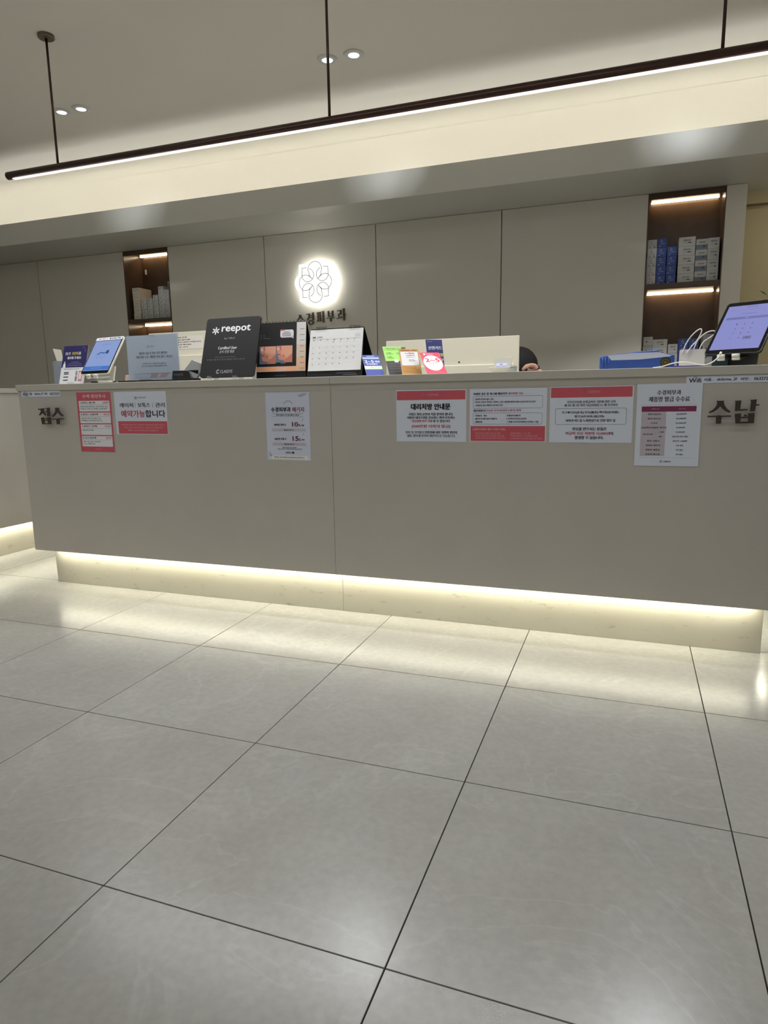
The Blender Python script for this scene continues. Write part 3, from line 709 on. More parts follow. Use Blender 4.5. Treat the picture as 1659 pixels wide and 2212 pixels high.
s = Sheet(.2915, .205); s.rect(.01, .015, .985, .195, (206, 92, 104), 1); s.logo(.405, .10, .007, (230, 150, 158)); s.text('수경피부과', .455, .61, .10, .05, (234, 170, 176))
for a, b, v, l, c, bd in ((.21, .79, .275, '국민건강보험 요양급여의 기준에 관한 규칙', (70, 70, 76), .0003), (.18, .815, .335, '제 9조 제 1항 관련, 비급여대상 나. 에 의거하여', (70, 70, 76), .0003), (.15, .84, .463, '주근깨·다모(多毛)·무모(無毛)·백모증(白毛症)·', BLACK, .0005), (.31, .67, .535, '딸기코(주사비)·점(모반)·', BLACK, .0005),
                          (.20, .80, .605, '사마귀·여드름·노화현상으로 인한 탈모 등', BLACK, .0005), (.285, .70, .755, '진료를 받으시는 분들은', BLACK, .0006), (.205, .735, .835, '비급여 진료 처방비 15,000원', PTXT, .0005), (.737, .775, .835, '이', BLACK, .0006), (.32, .665, .91, '발생할 수 있습니다.', BLACK, .0006)):
    s.text(l, a, b, v, .058 if v > .7 else .048, c, bd)
s.frame(.07, .39, .925, .675, .0008, BLACK, .006)
paper('fee_notice', 'landscape notice with pink top band and one outlined box, third of four', 'notice', .8125, .7725, .2915, .205, s, -.1)

s = Sheet(.2115, .2895); DP = (74, 56, 70)
s.text('수경피부과', .315, .68, .105, .058, DP, .0005); s.text('제증명 발급 수수료', .19, .815, .185, .062, DP, .0005)
s.rect(.07, .248, .93, .250, (170, 170, 178), 1, 'printed_line'); s.rect(.085, .27, .925, .335, (132, 52, 88), 1); s.rect(.085, .335, .47, .875, (196, 188, 198), 1)
s.text('제증명서류', .235, .36, .302, .02, (210, 170, 190)); s.text('발급수수료', .655, .76, .302, .02, (210, 170, 190))
rows = [('일반 진단서', '20,000원'), ('병사 진단서', '20,000원'), ('소견서', '10,000원'), ('진료확인서/통원 확인서', '3,000원'), (None, '3,000원'), (None, '진료기록 사본 1매당'), ('진단 기록지', '진료비 1,000원'), ('입퇴원 확인서', '무료 발급'), ('처방전 재발급', '무료 발급'), ('진료비 영수증', '무료 발급')]
for i, (a, b) in enumerate(rows):
    v = .365 + .0545 * i
    if a: wd = .012 * len(a) * 1.35; s.text(a, .285 - wd, .285 + wd, v, .022, (70, 64, 76), .0003)
    wd = .010 * len(b) * 1.1; s.text(b, .70 - wd, .70 + wd, v, .020, (70, 64, 76), .0003)
s.text('진료기록 사본', .12, .275, .61, .020, (70, 64, 76), .0003); s.text('1~5매', .37, .44, .583, .018, (70, 64, 76), .0003); s.text('6매~', .37, .43, .637, .018, (70, 64, 76), .0003)
s.rect(.07, .895, .93, .897, (170, 170, 178), 1, 'printed_line'); s.logo(.42, .945, .0045, DP); s.text('수경피부과', .46, .575, .945, .02, DP, .0004)
paper('certificate_fee_notice', 'white portrait certificate fee table left of the right raised sign', 'notice', 1.0755, .6915, .2115, .2895, s, -.2, y=.4896)

# ------------------------------------------------------------------ things on the counter top
Z = ZT
# tilted frames: (x, y, z) of bottom centre, lean back, yaw
def lean(name, label, cat, x, y, z, ln, yaw, group=None, roll=0):
    return thing(name, label, cat, (x, y, z), (-ln, roll, yaw), group)

# ID notice card
t = lean('id_notice_card', 'navy and white notice card leaning at the left end of the counter', 'card', -1.7516, .637, Z + .0015, .30, .01)
W_, H_ = .1588, .2045
MB().box(-W_ / 2, W_ / 2, -.0006, .0006, 0, H_).build('card_sheet', PAPER2, t)
s = Sheet(W_, H_); NV = (38, 34, 92)
s.rect(0, 0, 1, .565, NV, 1); s.text('진료 전', .10, .30, .20, .075, WHITE, .0004); s.text('신분증', .37, .63, .20, .075, (232, 206, 40), .0005); s.text('을', .64, .74, .20, .075, WHITE, .0004)
s.text('제시해 주세요!', .20, .76, .315, .075, WHITE, .0005); s.text('건강보험 본인확인 의무화', .38, .70, .43, .022, (170, 170, 200)); s.text('병원 진료 시 신분증을 꼭 지참해 주세요', .27, .80, .475, .022, (170, 170, 200)); s.text('모바일 건강보험증, 주민등록증, 운전면허증', .22, .84, .52, .022, (170, 170, 200))
s.disc(.115, .425, .022, .018, WHITE, 2, 14); s.poly([(.08, .45), (.15, .45), (.17, .565), (.05, .565)], WHITE, 2); s.poly([(.86, .10), (.90, .17), (.94, .16), (.90, .11)], (150, 40, 60), 2); s.line([(.80, .05), (.88, .08)], .001, (150, 150, 190))
s.text('모바일 건강보험증 발급 방법 안내', .12, .75, .605, .024, (60, 60, 110), .0002)
for v in (.68, .72, .80, .88): s.rect(.14, v, .34, v + .022, BLACK, 2)
s.rect(.62, .66, .70, .78, (150, 150, 156), 2); s.rect(.62, .80, .70, .92, (130, 130, 136), 2); s.rect(.75, .66, .90, .92, (200, 120, 130), 2); s.rect(.77, .70, .88, .88, (236, 210, 214), 3)
s.text('수경피부과', .33, .60, .965, .022, (70, 70, 76))
s.emit(t, -.0008)
t = thing('acrylic_leaflet_box', 'smudged clear acrylic box behind the navy notice card', 'holder', (-1.9065, .755, Z + .001), (0, 0, .05))
for nm, a in (('front_pane', (-.030, .030, -.045, -.042, 0, .124)), ('back_pane', (-.030, .030, .042, .045, 0, .124)), ('side_pane', (-.030, -.027, -.042, .042, 0, .124)), ('side_pane', (.027, .030, -.042, .042, 0, .124)), ('base_pane', (-.027, .027, -.042, .042, 0, .003))):
    MB().box(*a).build(nm, clear('smudged_acrylic', (196, 204, 214), .08, .2, .45), t)
t = thing('paper_leaflet', 'white curled leaflet sticking up behind the navy notice card', 'leaflet', (-1.905, .757, Z + .0045), (-.05, -.30, .05))
MB().hexa([(-.008, -.004, 0), (.016, -.004, 0), (.016, -.003, 0), (-.008, -.003, 0), (-.026, .012, .21), (.024, .012, .185), (.024, .013, .185), (-.026, .013, .21)]).build('sheet', mat('cream_paper', (226, 222, 210), .6), t)

# tablets
def tablet(name, label, x, y, z, ln, yaw, w, h, bez, body, topband, screen):
    t = lean(name, label, 'tablet', x, y, z, ln, yaw)
    r = .012
    pts = []
    for cx, cz, a0 in ((w / 2 - r, r, -90), (w / 2 - r, h - r, 0), (-w / 2 + r, h - r, 90), (-w / 2 + r, r, 180)):
        for k in range(5):
            a = math.radians(a0 + k * 22.5); pts.append((cx + r * math.cos(a), cz + r * math.sin(a)))
    MB().prism(pts, -.004, .005).build('case', body, t, bevel=.001)
    b = .003
    MB().prism([(px * (1 - 2 * b / w), h / 2 + (pz - h / 2) * (1 - 2 * b / h)) for px, pz in pts], -.0048, -.0040).build('glass_front', mat('tablet_glass', (10, 10, 12), .08), t)
    sw, sh = w - 2 * bez[0], h - bez[1] - bez[2]
    sc = MB().box(-sw / 2, sw / 2, -.0053, -.0047, bez[2], h - bez[1]).build('screen', screen[0], t)
    screen[1](Sheet(sw, sh), sc, bez[2])
    return t
def scr1(s, o, z):
    s.rect(0, .86, 1, .985, (70, 120, 200), 1); s.text('수경피부과', .34, .66, .13, .035, (90, 110, 170), .0002)
    for cx, cy, r in ((.36, .50, .085), (.53, .52, .085)): s.line([(cx + r * math.cos(q * PI / 9), cy + r * .72 * math.sin(q * PI / 9)) for q in range(18)], .003, (110, 150, 205), 2, True)
    s.line([(.30, .46), (.38, .41), (.44, .40), (.52, .42), (.66, .40)], .006, (50, 90, 150), 2); s.poly([(.62, .33), (.71, .33), (.72, .43), (.66, .46), (.61, .41)], (40, 74, 130), 2); s.poly([(.29, .47), (.35, .41), (.38, .44), (.33, .48)], (34, 64, 118), 2)
    s.text('화면을 터치해 주세요', .30, .70, .92, .032, (150, 190, 240)); s.emit(o, -.0054, 0, z, glow=.9)
def scr2(s, o, z):
    s.text('수경피부과 접수', .38, .62, .045, .022, (70, 70, 110)); s.rect(.08, .105, .92, .108, (120, 120, 170), 1, 'printed_line'); s.text('휴대폰번호를 입력해주세요', .33, .66, .20, .022, (90, 90, 140)); s.rect(.88, .15, .93, .17, (120, 120, 170), 1)
    s.rect(.06, .27, .94, .325, (112, 116, 176), 1); s.text('010', .46, .53, .298, .022, (190, 194, 240))
    ks = ['1', '2', '3', '4', '5', '6', '7', '8', '9', '←', '0']
    for i, k in enumerate(ks): s.text(k, .33 + .16 * (i % 3), .355 + .16 * (i % 3), .44 + .105 * (i // 3), .028, (78, 82, 140), .0004)
    s.rect(.59, .725, .76, .79, (112, 116, 160), 1); s.text('확인', .645, .705, .757, .024, (60, 64, 110), .0003); s.emit(o, -.0054, 0, z, glow=.9)
SC1 = mat('screen_blue', (10, 10, 14), .12, emit=(150, 172, 226), es=.78)
SC2 = mat('screen_lavender', (10, 10, 14), .12, emit=(146, 150, 214), es=.82)
t = tablet('tablet', 'white-cased tablet with blue screen on a stand near the left end', -1.5622, .60, Z + .0445, .56, -.18, .214, .219, (.010, .022, .020), M_WHT, True, (SC1, scr1))
s = Sheet(.20, .016); s.text('접수하실 분', .10, .45, .5, .6, (196, 96, 100), .0004); s.text('■ 터치해 주세요', .52, .95, .5, .6, BLACK, .0004)
MB().box(-.10, .10, -.0056, -.0049, .200, .2175).build('label_tape', PAPER, t); s.emit(t, -.0057, 0, .201)
tablet('tablet', 'black tablet with lavender keypad screen on a stand at the right end', 1.2747, .60, Z + .0420, .75, -.50, .192, .264, (.013, .022, .021), M_BLK, False, (SC2, scr2))
def stand(label, x, y, yaw, hooks, mt, h, base, zc):
    t = thing('tablet_stand', label, 'stand', (x, y, Z + .0005), (0, 0, yaw))
    MB().box(-base / 2, base / 2, .03, .14, 0, .005).build('base_plate', mt, t, bevel=.001)
    MB().hexa([(-base / 2 + .01, .055, .005), (base / 2 - .01, .055, .005), (base / 2 - .01, .062, .005), (-base / 2 + .01, .062, .005), (-base / 2 + .01, .075, h), (base / 2 - .01, .075, h), (base / 2 - .01, .082, h), (-base / 2 + .01, .082, h)]).build('support_plate', mt, t)
    for hx in hooks:
        MB().tube([(hx - .012, -.013, zc - .003), (hx + .012, -.013, zc - .003)], .006, 10).build('hook', M_WHT, t, smooth=True)
        MB().tube([(hx - .012, -.010, zc - .014), (hx + .012, -.010, zc - .014)], .0055, 10).build('hook', M_WHT, t, smooth=True)
        MB().hexa([(hx - .010, -.006, zc - .020), (hx + .010, -.006, zc - .020), (hx + .010, .066, .030), (hx - .010, .066, .030), (hx - .010, -.006, zc - .012), (hx + .010, -.006, zc - .012), (hx + .010, .066, .038), (hx - .010, .066, .038)]).build('hook_arm', mt, t)
    return t
stand('white tablet stand with two hooks under the blue screen tablet', -1.5622, .60, -.18, (-.03, .025), M_WHT, .085, .15, .043)
t = stand('dark tablet stand with white clips under the lavender screen tablet', 1.2747, .60, -.50, (-.03, .02), mat('grey_stand', (92, 92, 92), .4), .09, .15, .040)
MB().box(-.075, -.022, .028, .034, .005, .040).build('side_plate', mat('teal_plastic', (46, 74, 86), .4), t)
t = thing('glass_cup', 'small clear cup in front of the left tablet stand', 'cup', (-1.4805, .575, Z + .0005))
MB().lathe([(.014, 0), (.018, .001), (.023, .022), (.0235, .023), (.0215, .0225), (.017, .004), (.001, .0035)]).build('bowl', M_CLEAR, t, smooth=True)
t = thing('folded_paper', 'folded pale pink paper between the left tablet and the framed notice', 'paper', (-1.418, .70, Z + .0008), (0, 0, -.2))
MB().hexa([(-.032, -.02, 0), (.032, -.02, 0), (.032, .03, 0), (-.032, .03, 0), (-.034, -.012, .040), (.002, -.012, .034), (.002, .026, .034), (-.034, .026, .040)]).build('sheet', mat('pink_paper', (226, 190, 182), .6), t)
MB().hexa([(.0, -.016, .0015), (.036, -.018, .0015), (.036, .026, .0015), (.0, .026, .0015), (.003, -.012, .034), (.036, -.018, .003), (.036, .024, .003), (.003, .024, .034)]).build('fold', mat('pink_paper', (226, 190, 182), .6), t)
for i, (x, y, a, l, cc) in enumerate(((-1.437, .52, .08, 'white pen with dark cap lying left of the framed notice', (206, 200, 194)), (-1.432, .545, -.04, 'dark pen lying behind the white pen left of the framed notice', (50, 40, 44)))):
    t = thing('pen', l, 'pen', (x, y, Z + .0055), (0, 0, a))
    MB().tube([(-.05, 0, 0), (.04, 0, 0), (.048, 0, 0), (.056, 0, 0)], [.0046, .0046, .003, .0008], 10).build('barrel', mat('pen_%d' % i, cc, .35), t, smooth=True)
    MB().tube([(-.066, 0, 0), (-.028, 0, 0)], .0054, 10).build('cap', mat('pen_cap', (40, 30, 34), .35), t, smooth=True)
    MB().box(-.064, -.032, -.0015, .0015, .005, .0068).build('clip', M_WHT, t)

# framed notice in acrylic holder on a black pad
tag(MB().box(-1.375, -1.055, .55, .745, Z + .0005, Z + .0095).build('writing_pad', M_BLK, None, bevel=.002), 'flat black pad under the framed white notice', 'pad')
t = lean('framed_notice', 'white notice in a clear acrylic stand on the black pad', 'notice', -1.2495, .66, Z + .0105, .004, .01)
W_, H_ = .3056, .218
MB().box(-W_ / 2, W_ / 2, -.004, -.002, 0, H_).build('acrylic_front', clear('thin_acrylic', (246, 249, 252), .06, .06, .02), t)
MB().box(-W_ / 2, W_ / 2, .002, .004, 0, H_).build('acrylic_back', MATS['thin_acrylic'], t)
MB().box(-W_ / 2, W_ / 2, .004, .075, 0, .003).build('acrylic_foot', MATS['thin_acrylic'], t)
MB().box(-W_ / 2 + .003, W_ / 2 - .003, -.0012, .0012, .004, H_ - .003).build('sheet', mat('framed_paper', (214, 220, 231), .5), t)
s = Sheet(W_ - .006, H_ - .007)
s.rect(.06, .07, .94, .95, (192, 190, 200), 1); s.rect(.06, .86, .45, .95, (204, 184, 186), 2); s.poly([(.46, .86), (.60, .86), (.55, .95), (.42, .95)], (214, 170, 166), 3); s.poly([(.66, .86), (.80, .86), (.74, .95), (.60, .95)], (214, 170, 166), 3); s.rect(.10, .14, .90, .855, (214, 220, 231), 4)
s.rect(.55, .07, .70, .135, (206, 184, 188), 2); s.rect(.84, .07, .91, .135, (176, 178, 186), 2)
s.logo(.42, .255, .007, (140, 140, 160), 6); s.text('수경피부과', .45, .545, .25, .035, (130, 130, 150), .0002, 6)
for a, b, v, l, h in ((.24, .80, .40, '레이저 시술 및 피부 관리 예약자 /', .062), (.17, .88, .485, '약제 처방 노안 / 재방문 환자 접수 / 미성년', .062), (.29, .76, .635, '수액치료는 접수 후 안내를 도와드리겠습니다', .034), (.27, .77, .69, '접수 데스크에 먼저 성함을 말씀해 주세요', .034)):
    s.text(l, a, b, v, h, (92, 92, 100), .0003 if h > .05 else .0002, 6)
s.emit(t, -.0013 + .0006, 0, .0035)
MB().box(-.006, .024, -.0046, -.0040, H_ - .012, H_ + .001).build('clear_tape', MATS['thin_acrylic'], t)

# card holder with leaning card
t = thing('card_holder', 'small black card holder left of the black sign board', 'holder', (-1.010, .565, Z + .0005))
MB().box(-.058, .06, -.012, .052, .0, .012).build('base', M_BLK, t, bevel=.002)
MB().hexa([(-.056, -.010, .012), (.052, -.010, .012), (.056, .0, .012), (-.056, .0, .012), (-.054, -.004, .048), (.034, -.004, .046), (.036, .002, .046), (-.054, .002, .048)]).build('front_lip', M_BLK, t, bevel=.001)
s = Sheet(.05, .02); s.text('reepot', 0, 1, .5, .9, (92, 92, 98), .0004); s.emit(t, -.0080, -.018, .018)
MB().box(-.05, .05, .044, .05, .012, .05).build('back_wall', M_BLK, t)
t = thing('card_stack', 'tilted grey cards in the black card holder', 'card', (-1.008, .590, Z + .0150), (-.65, .35, 0))
MB().box(-.035, .045, -.004, .004, .0, .095).build('card', mat('grey_card', (104, 108, 108), .25), t, bevel=.001)
MB().box(-.033, .047, .0045, .008, .003, .100).build('card', PAPER2, t)

# black sign board
t = lean('sign_board', 'large black rounded sign board with white lettering', 'sign', -.7985, .60, Z + .012, .33, .008)
W_, H_, r = .289, .290, .014
pts = []
for cx, cz, a0 in ((W_ / 2 - r, r, -90), (W_ / 2 - r, H_ - r, 0), (-W_ / 2 + r, H_ - r, 90), (-W_ / 2 + r, r, 180)):
    for k in range(6):
        a = math.radians(a0 + k * 18); pts.append((cx + r * math.cos(a), cz + r * math.sin(a)))
MB().prism(pts, -.004, .004).build('board', M_BOARD, t, bevel=.0008)
s = Sheet(W_, H_); LW = (226, 226, 232)
for k in range(6):
    a = k * PI / 3 + .3
    s.line([(.195 + .018 * math.cos(a), .215 - .016 * math.sin(a)), (.195 + .062 * math.cos(a + .18), .215 - .056 * math.sin(a + .18))], .006, LW, 2)
s.text('reepot', .305, .83, .205, .135, LW, .0014); s.text('by VSLS', .375, .565, .355, .040, (150, 150, 156), .0002)
s.text('Certified User', .28, .63, .51, .048, LW, .0003); s.text('공식 인증 병원', .315, .585, .575, .050, (190, 190, 196), .0002)
s.text('수경피부과는 리팟 레이저 인증된 의료기관으로', .24, .62, .665, .022, (110, 110, 118)); s.text('본 병원은 정품 레이저 장비와 제품만을 사용하고 있습니다', .10, .80, .705, .024, (120, 120, 128))
s.line(arc(.335, .905, .026, .026, 60, 300), .006, (180, 180, 186), 2); s.text('CLASSYS', .375, .60, .905, .050, (180, 180, 186), .0002)
s.emit(t, -.0041)
t = thing('board_stand', 'clear acrylic stand holding up the black sign board', 'stand', (-.7985, .60, Z + .0005))
MB().box(-.09, .09, -.035, .13, 0, .003).build('base_plate', M_CLEAR, t)
for x in (-.075, .06): MB().hexa([(x - .012, -.028, .003), (x + .012, -.028, .003), (x + .012, -.024, .003), (x - .012, -.024, .003), (x - .012, -.030, .020), (x + .012, -.030, .020), (x + .012, -.026, .020), (x - .012, -.026, .020)]).build('front_lip', M_CLEAR, t)
for x in (-.075, .06): MB().hexa([(x - .012, .024, .003), (x + .012, .024, .003), (x + .012, .028, .003), (x - .012, .028, .003), (x - .012, .052, .085), (x + .012, .052, .085), (x + .012, .056, .085), (x - .012, .056, .085)]).build('rear_prop', M_CLEAR, t)

def coils(parent, xs, z, y, r=.0055, m=None):
    for x in xs:
        MB().tube([(x, y + r * math.cos(a), z + r * math.sin(a)) for a in [2 * PI * q / 8 for q in range(9)]], .0009, 5).build('coil', m or M_BLK, parent)
# dark flip chart
t = thing('flip_chart', 'black spiral flip chart with skin photos and cream side tabs', 'flip chart', (-.5850, .720, Z + .0006), (0, 0, .05))
H_ = .259; W_ = .250
MB().hexa([(-W_ / 2, 0, 0), (W_ / 2, 0, 0), (W_ / 2, .003, 0), (-W_ / 2, .003, 0), (-W_ / 2, .034, H_), (W_ / 2, .034, H_), (W_ / 2, .037, H_), (-W_ / 2, .037, H_)]).build('front_board', M_BLK, t)
MB().hexa([(-W_ / 2, .140, 0), (W_ / 2, .140, 0), (W_ / 2, .143, 0), (-W_ / 2, .143, 0), (-W_ / 2, .038, H_), (W_ / 2, .038, H_), (W_ / 2, .041, H_), (-W_ / 2, .041, H_)]).build('back_board', M_BLK, t)
MB().box(-W_ / 2, W_ / 2, .003, .140, 0, .002).build('floor_board', M_BLK, t)
a_ = math.atan2(.034, H_); 
pg = MB().box(-W_ / 2, W_ / 2, -.0022, -.0006, .036, .2585).build('page_block', mat('cream_page', (214, 190, 170), .5), t, rot=(-a_, 0, 0))
s = Sheet(W_, .2225); DK = (24, 24, 28)
s.rect(.0, 0, .815, .895, DK, 1); s.rect(0, .905, .815, .985, (232, 168, 128), 1); s.rect(.42, .905, .62, .985, (222, 178, 158), 2); s.rect(.815, 0, 1, .45, (206, 204, 204), 1); s.rect(.815, .45, 1, .72, (208, 190, 176), 1); s.rect(.815, .72, 1, .985, (220, 182, 154), 1)
def skinphoto(u0, v0, w, h, dx):
    P = lambda x, y: (u0 + x * w, v0 + y * h)
    s.rect(u0, v0, u0 + w, v0 + h, (104, 116, 140), 2)
    s.poly([P(.06 + dx, 0), P(1, 0), P(1, 1), P(.52, 1), P(.44, .86), P(.30, .84), P(.18, .80), P(.13, .62), P(.07 + dx, .52), P(.10, .42), P(.04 + dx, .22)], (206, 142, 122), 3, 'printed_photo')
    s.poly([P(.30, 0), P(1, 0), P(1, .45), P(.70, .74), P(.38, .62), P(.32, .3)], (216, 156, 134), 4, 'printed_photo')
    s.poly([P(.44, .86), P(.62, .80), P(.92, .52), P(1, .50), P(1, 1), P(.52, 1)], (186, 122, 102), 4, 'printed_photo')
    s.poly([P(.08, .50), P(.16, .48), P(.30, .55), P(.16, .535)], (110, 62, 60), 5, 'printed_photo'); s.poly([P(.06 + dx, .10), P(.18, .12), P(.22, .22), P(.12, .26)], (234, 190, 170), 5, 'printed_photo')
    s.poly([P(.26, .02), P(.34, .02), P(.32, .30), P(.27, .24)], (166, 108, 96), 5, 'printed_photo'); s.poly([P(.42, .62), P(.50, .53), P(.52, .55), P(.44, .65)], (40, 26, 30), 6)
skinphoto(.065, .475, .335, .365, .02); skinphoto(.400, .470, .335, .345, 0)
s.rrect(.485, .145, .755, .305, (214, 214, 220), .009, 2); s.poly([(.70, .30), (.752, .27), (.752, .33)], (214, 214, 220), 2); s.rect(.485, .138, .58, .160, (206, 90, 96), 3)
for q in range(4): s.rect(.56 - .035 * (q > 0), .186 + .026 * q, .67 + .03 * (q > 0), .194 + .026 * q, (120, 120, 126), 4, 'printed_line')
for q in range(3): s.rect(.075, .235 + .035 * q, .10, .243 + .035 * q, (110, 110, 114), 2, 'printed_line'); s.rect(.14, .235 + .035 * q, .17 + .1 * (q == 2), .243 + .035 * q, (110, 110, 114), 2, 'printed_line')
for q in range(8): s.rect(.885, .136 + .115 * q, .97, .144 + .115 * q, (140, 124, 116), 3, 'printed_line')
s.rect(.50, .825, .60, .835, (150, 150, 154), 3, 'printed_line')
s.emit(pg, -.0023, 0, .036)
s = Sheet(W_, .034); s.rect(.36, .44, .62, .56, (60, 58, 56), 2, 'printed_line'); s.emit(MB().box(-.05, .05, -.0012, -.0006, .008, .026).build('name_plate', M_BLK, t, rot=(-a_, 0, 0)), -.0013)
coils(t, [-.116 + .0178 * k for k in range(14)], H_ + .001, .036)
# white desk calendar
t = thing('desk_calendar', 'white spiral desk calendar open at April on a black easel', 'calendar', (-.2790, .64, Z + .0006), (0, 0, -.01))
W_, H_ = .266, .214
MB().hexa([(-W_ / 2, 0, 0), (W_ / 2, 0, 0), (W_ / 2, .003, 0), (-W_ / 2, .003, 0), (-W_ / 2 + .006, .050, H_), (W_ / 2 - .006, .050, H_), (W_ / 2 - .006, .053, H_), (-W_ / 2 + .006, .053, H_)]).build('front_board', M_BLK, t)
MB().hexa([(-W_ / 2, .150, 0), (W_ / 2 + .018, .150, 0), (W_ / 2 + .018, .153, 0), (-W_ / 2, .153, 0), (-W_ / 2 + .006, .054, H_), (W_ / 2 - .006, .054, H_), (W_ / 2 - .006, .057, H_), (-W_ / 2 + .006, .057, H_)]).build('back_board', M_BLK, t)
MB().box(-W_ / 2, W_ / 2, .003, .150, 0, .002).build('floor_board', M_BLK, t)
a_ = math.atan2(.050, H_)
pg = MB().box(-.1268, .1268, -.0042, -.0006, .030, .214).build('page_block', mat('calendar_page', (222, 224, 226), .5), t, rot=(-a_, 0, 0))
s = Sheet(.2536, .184)
s.text('04', .055, .11, .185, .045, BLACK, .0005); s.text('APRIL', .14, .25, .185, .040, (120, 120, 124)); s.rect(.86, .12, .955, .20, (206, 208, 210), 1); s.rect(.05, .235, .955, .238, (120, 120, 126), 2, 'printed_line')
d0 = 3
for q, l in enumerate(('SUN', 'MON', 'TUE', 'WED', 'THU', 'FRI', 'SAT')): s.text(l, .065 + .129 * q, .100 + .129 * q, .255, .016, (90, 90, 96), .0002)
for k in range(30):
    c_, r_ = (k + d0) % 7, (k + d0) // 7
    s.text(str(k + 1), .065 + .129 * c_, .078 + .129 * c_ + (.012 if k > 8 else 0), .31 + .132 * r_, .022, (110, 110, 116) if c_ else (180, 110, 110), .0002)
for r_ in range(1, 5): s.rect(.05, .275 + .132 * r_, .955, .277 + .132 * r_, (196, 198, 202), 1, 'printed_line')
s.emit(pg, -.0043, 0, .030)
s = Sheet(.1, .02); s.rect(0, .22, .95, .40, (70, 70, 74), 2, 'printed_line'); s.rect(.34, .62, 1, .74, (104, 104, 108), 2, 'printed_line'); s.emit(MB().box(.01, .11, -.0012, -.0006, .005, .025).build('name_plate', M_BLK, t, rot=(-a_, 0, 0)), -.0013, .06, .005)
coils(t, [-.098 + .009 * k for k in range(6)] + [.064 + .009 * k for k in range(6)], H_ + .001, .049, .008)

# small payment leaflets
def leaflet(label, x, y, ln, yaw, w, h, m, s, support=True, extra=None, holder=None):
    t = lean('payment_leaflet', label, 'leaflet', x, y, Z + .0015, ln, yaw, 'card payment leaflets on the counter')
    MB().box(-w / 2, w / 2, -.0008, .0008, 0, h).build('card_sheet', m, t)
    s.emit(t, -.0009)
    Hd = .55 * h * math.cos(ln) - .003; fy, fz = .0012 + Hd * math.sin(ln), .55 * h - Hd * math.cos(ln)
    MB().hexa([(-.016, fy, fz), (.016, fy, fz), (.016, fy + .001, fz), (-.016, fy + .001, fz), (-.012, .0012, h * .55), (.012, .0012, h * .55), (.012, .0022, h * .55), (-.012, .0022, h * .55)]).build('prop', PAPER2, t)
    if extra: extra(t)
    return t
W_, H_ = .0754, .1285; s = Sheet(W_, H_); BLU = (58, 80, 158)
s.rect(0, 0, 1, 1, BLU, 1); s.rect(0, .12, .96, .19, (170, 190, 220), 2); s.rect(.25, .045, .72, .075, (170, 186, 220), 2, 'printed_line'); s.text('2~5', .08, .60, .32, .13, WHITE, .0007); s.text('개월', .66, .94, .33, .09, WHITE, .0004); s.text('무이자할부', .14, .80, .45, .085, WHITE, .0004)
s.rect(0, .54, 1, .67, (222, 228, 232), 2); s.text('10개월 부분무이자', .30, .95, .60, .04, (80, 100, 160), .0002); s.rect(0, .67, 1, .71, (150, 200, 90), 2); s.rect(0, .71, 1, 1, (52, 64, 150), 2)
for q in range(3): s.text('자세한 내용은 카드사 문의', .1, .85, .78 + .07 * q, .028, (120, 140, 200))
leaflet('small blue and white payment leaflet right of the calendar', -.0658, .595, .80, .60, W_, H_, PAPER2, s)
W_, H_ = .0954, .1705; s = Sheet(W_, H_)
s.rect(0, 0, 1, .51, (148, 206, 96), 1); s.rect(0, .51, 1, 1, (48, 46, 48), 1); s.frame(.06, .04, .96, .13, .0012, (40, 60, 30), .002); s.text('Hyundai Card', .14, .88, .085, .05, (36, 56, 30), .0004)
for u, v in ((.10, .22), (.58, .22), (.10, .36)): s.text('2~3개월', u, u + .22, v, .03, (50, 80, 36), .0003); s.text('무이자할부', u, u + .32, v + .045, .03, (50, 80, 36), .0003)
s.rect(.40, .46, .58, .56, (206, 208, 206), 2)
for q in range(4): s.rect(.10, .60 + .09 * q, .82, .61 + .09 * q, (104, 100, 100), 2, 'printed_line')
leaflet('lime green and black payment leaflet', .0332, .63, .75, .60, W_, H_, PAPER2, s)
W_, H_ = .0853, .1197; s = Sheet(W_, H_); GD = (204, 150, 84)
s.rect(0, 0, 1, 1, GD, 1); s.rect(.08, .035, .58, .065, (120, 80, 36), 2, 'printed_line'); s.rect(.64, .035, .92, .065, (120, 80, 36), 2, 'printed_line'); s.rect(.06, .11, .94, .64, (232, 232, 236), 2); s.text('2~5개월', .28, .60, .17, .065, (170, 50, 60), .0003); s.text('무이자', .63, .76, .17, .05, (60, 60, 66), .0003)
s.text('6,10개월', .34, .58, .26, .05, (170, 60, 66), .0003); s.text('부분무이자', .61, .76, .26, .04, (60, 60, 66), .0002); s.text('자세한 할부 조건 안내', .34, .76, .335, .03, (100, 100, 106)); s.text('이용문의 고객센터', .44, .72, .43, .03, BLACK, .0002); s.text('앱에서 확인하세요', .44, .80, .475, .026, (120, 120, 126)); s.rect(.76, .66, .98, .80, (214, 180, 120), 2)
for q in range(5): s.rect(.10, .70 + .055 * q, .86, .708 + .055 * q, (160, 116, 60), 3, 'printed_line')
def tab(t): MB().box(-.030, -.012, .001, .0025, .118, .130).build('brown_tab', mat('brown_tab', (96, 62, 50), .5), t)
leaflet('golden tan payment leaflet with white panel', .0949, .60, .47, .60, W_, H_, PAPER2, s, True, tab)
W_, H_ = .085, .1405; s = Sheet(W_, H_)
s.rect(0, 0, 1, 1, (206, 66, 92), 1); s.disc(.50, .50, .47, .36, (236, 234, 236), 2, 30); s.text('비씨카드', .32, .70, .085, .05, (240, 190, 200), .0003); s.disc(.22, .085, .06, .04, (240, 200, 206), 2, 14)
s.text('2~5', .16, .86, .37, .17, (190, 34, 64), .0013); s.text('개월 무이자할부 혜택', .30, .74, .51, .035, (190, 60, 80), .0003)
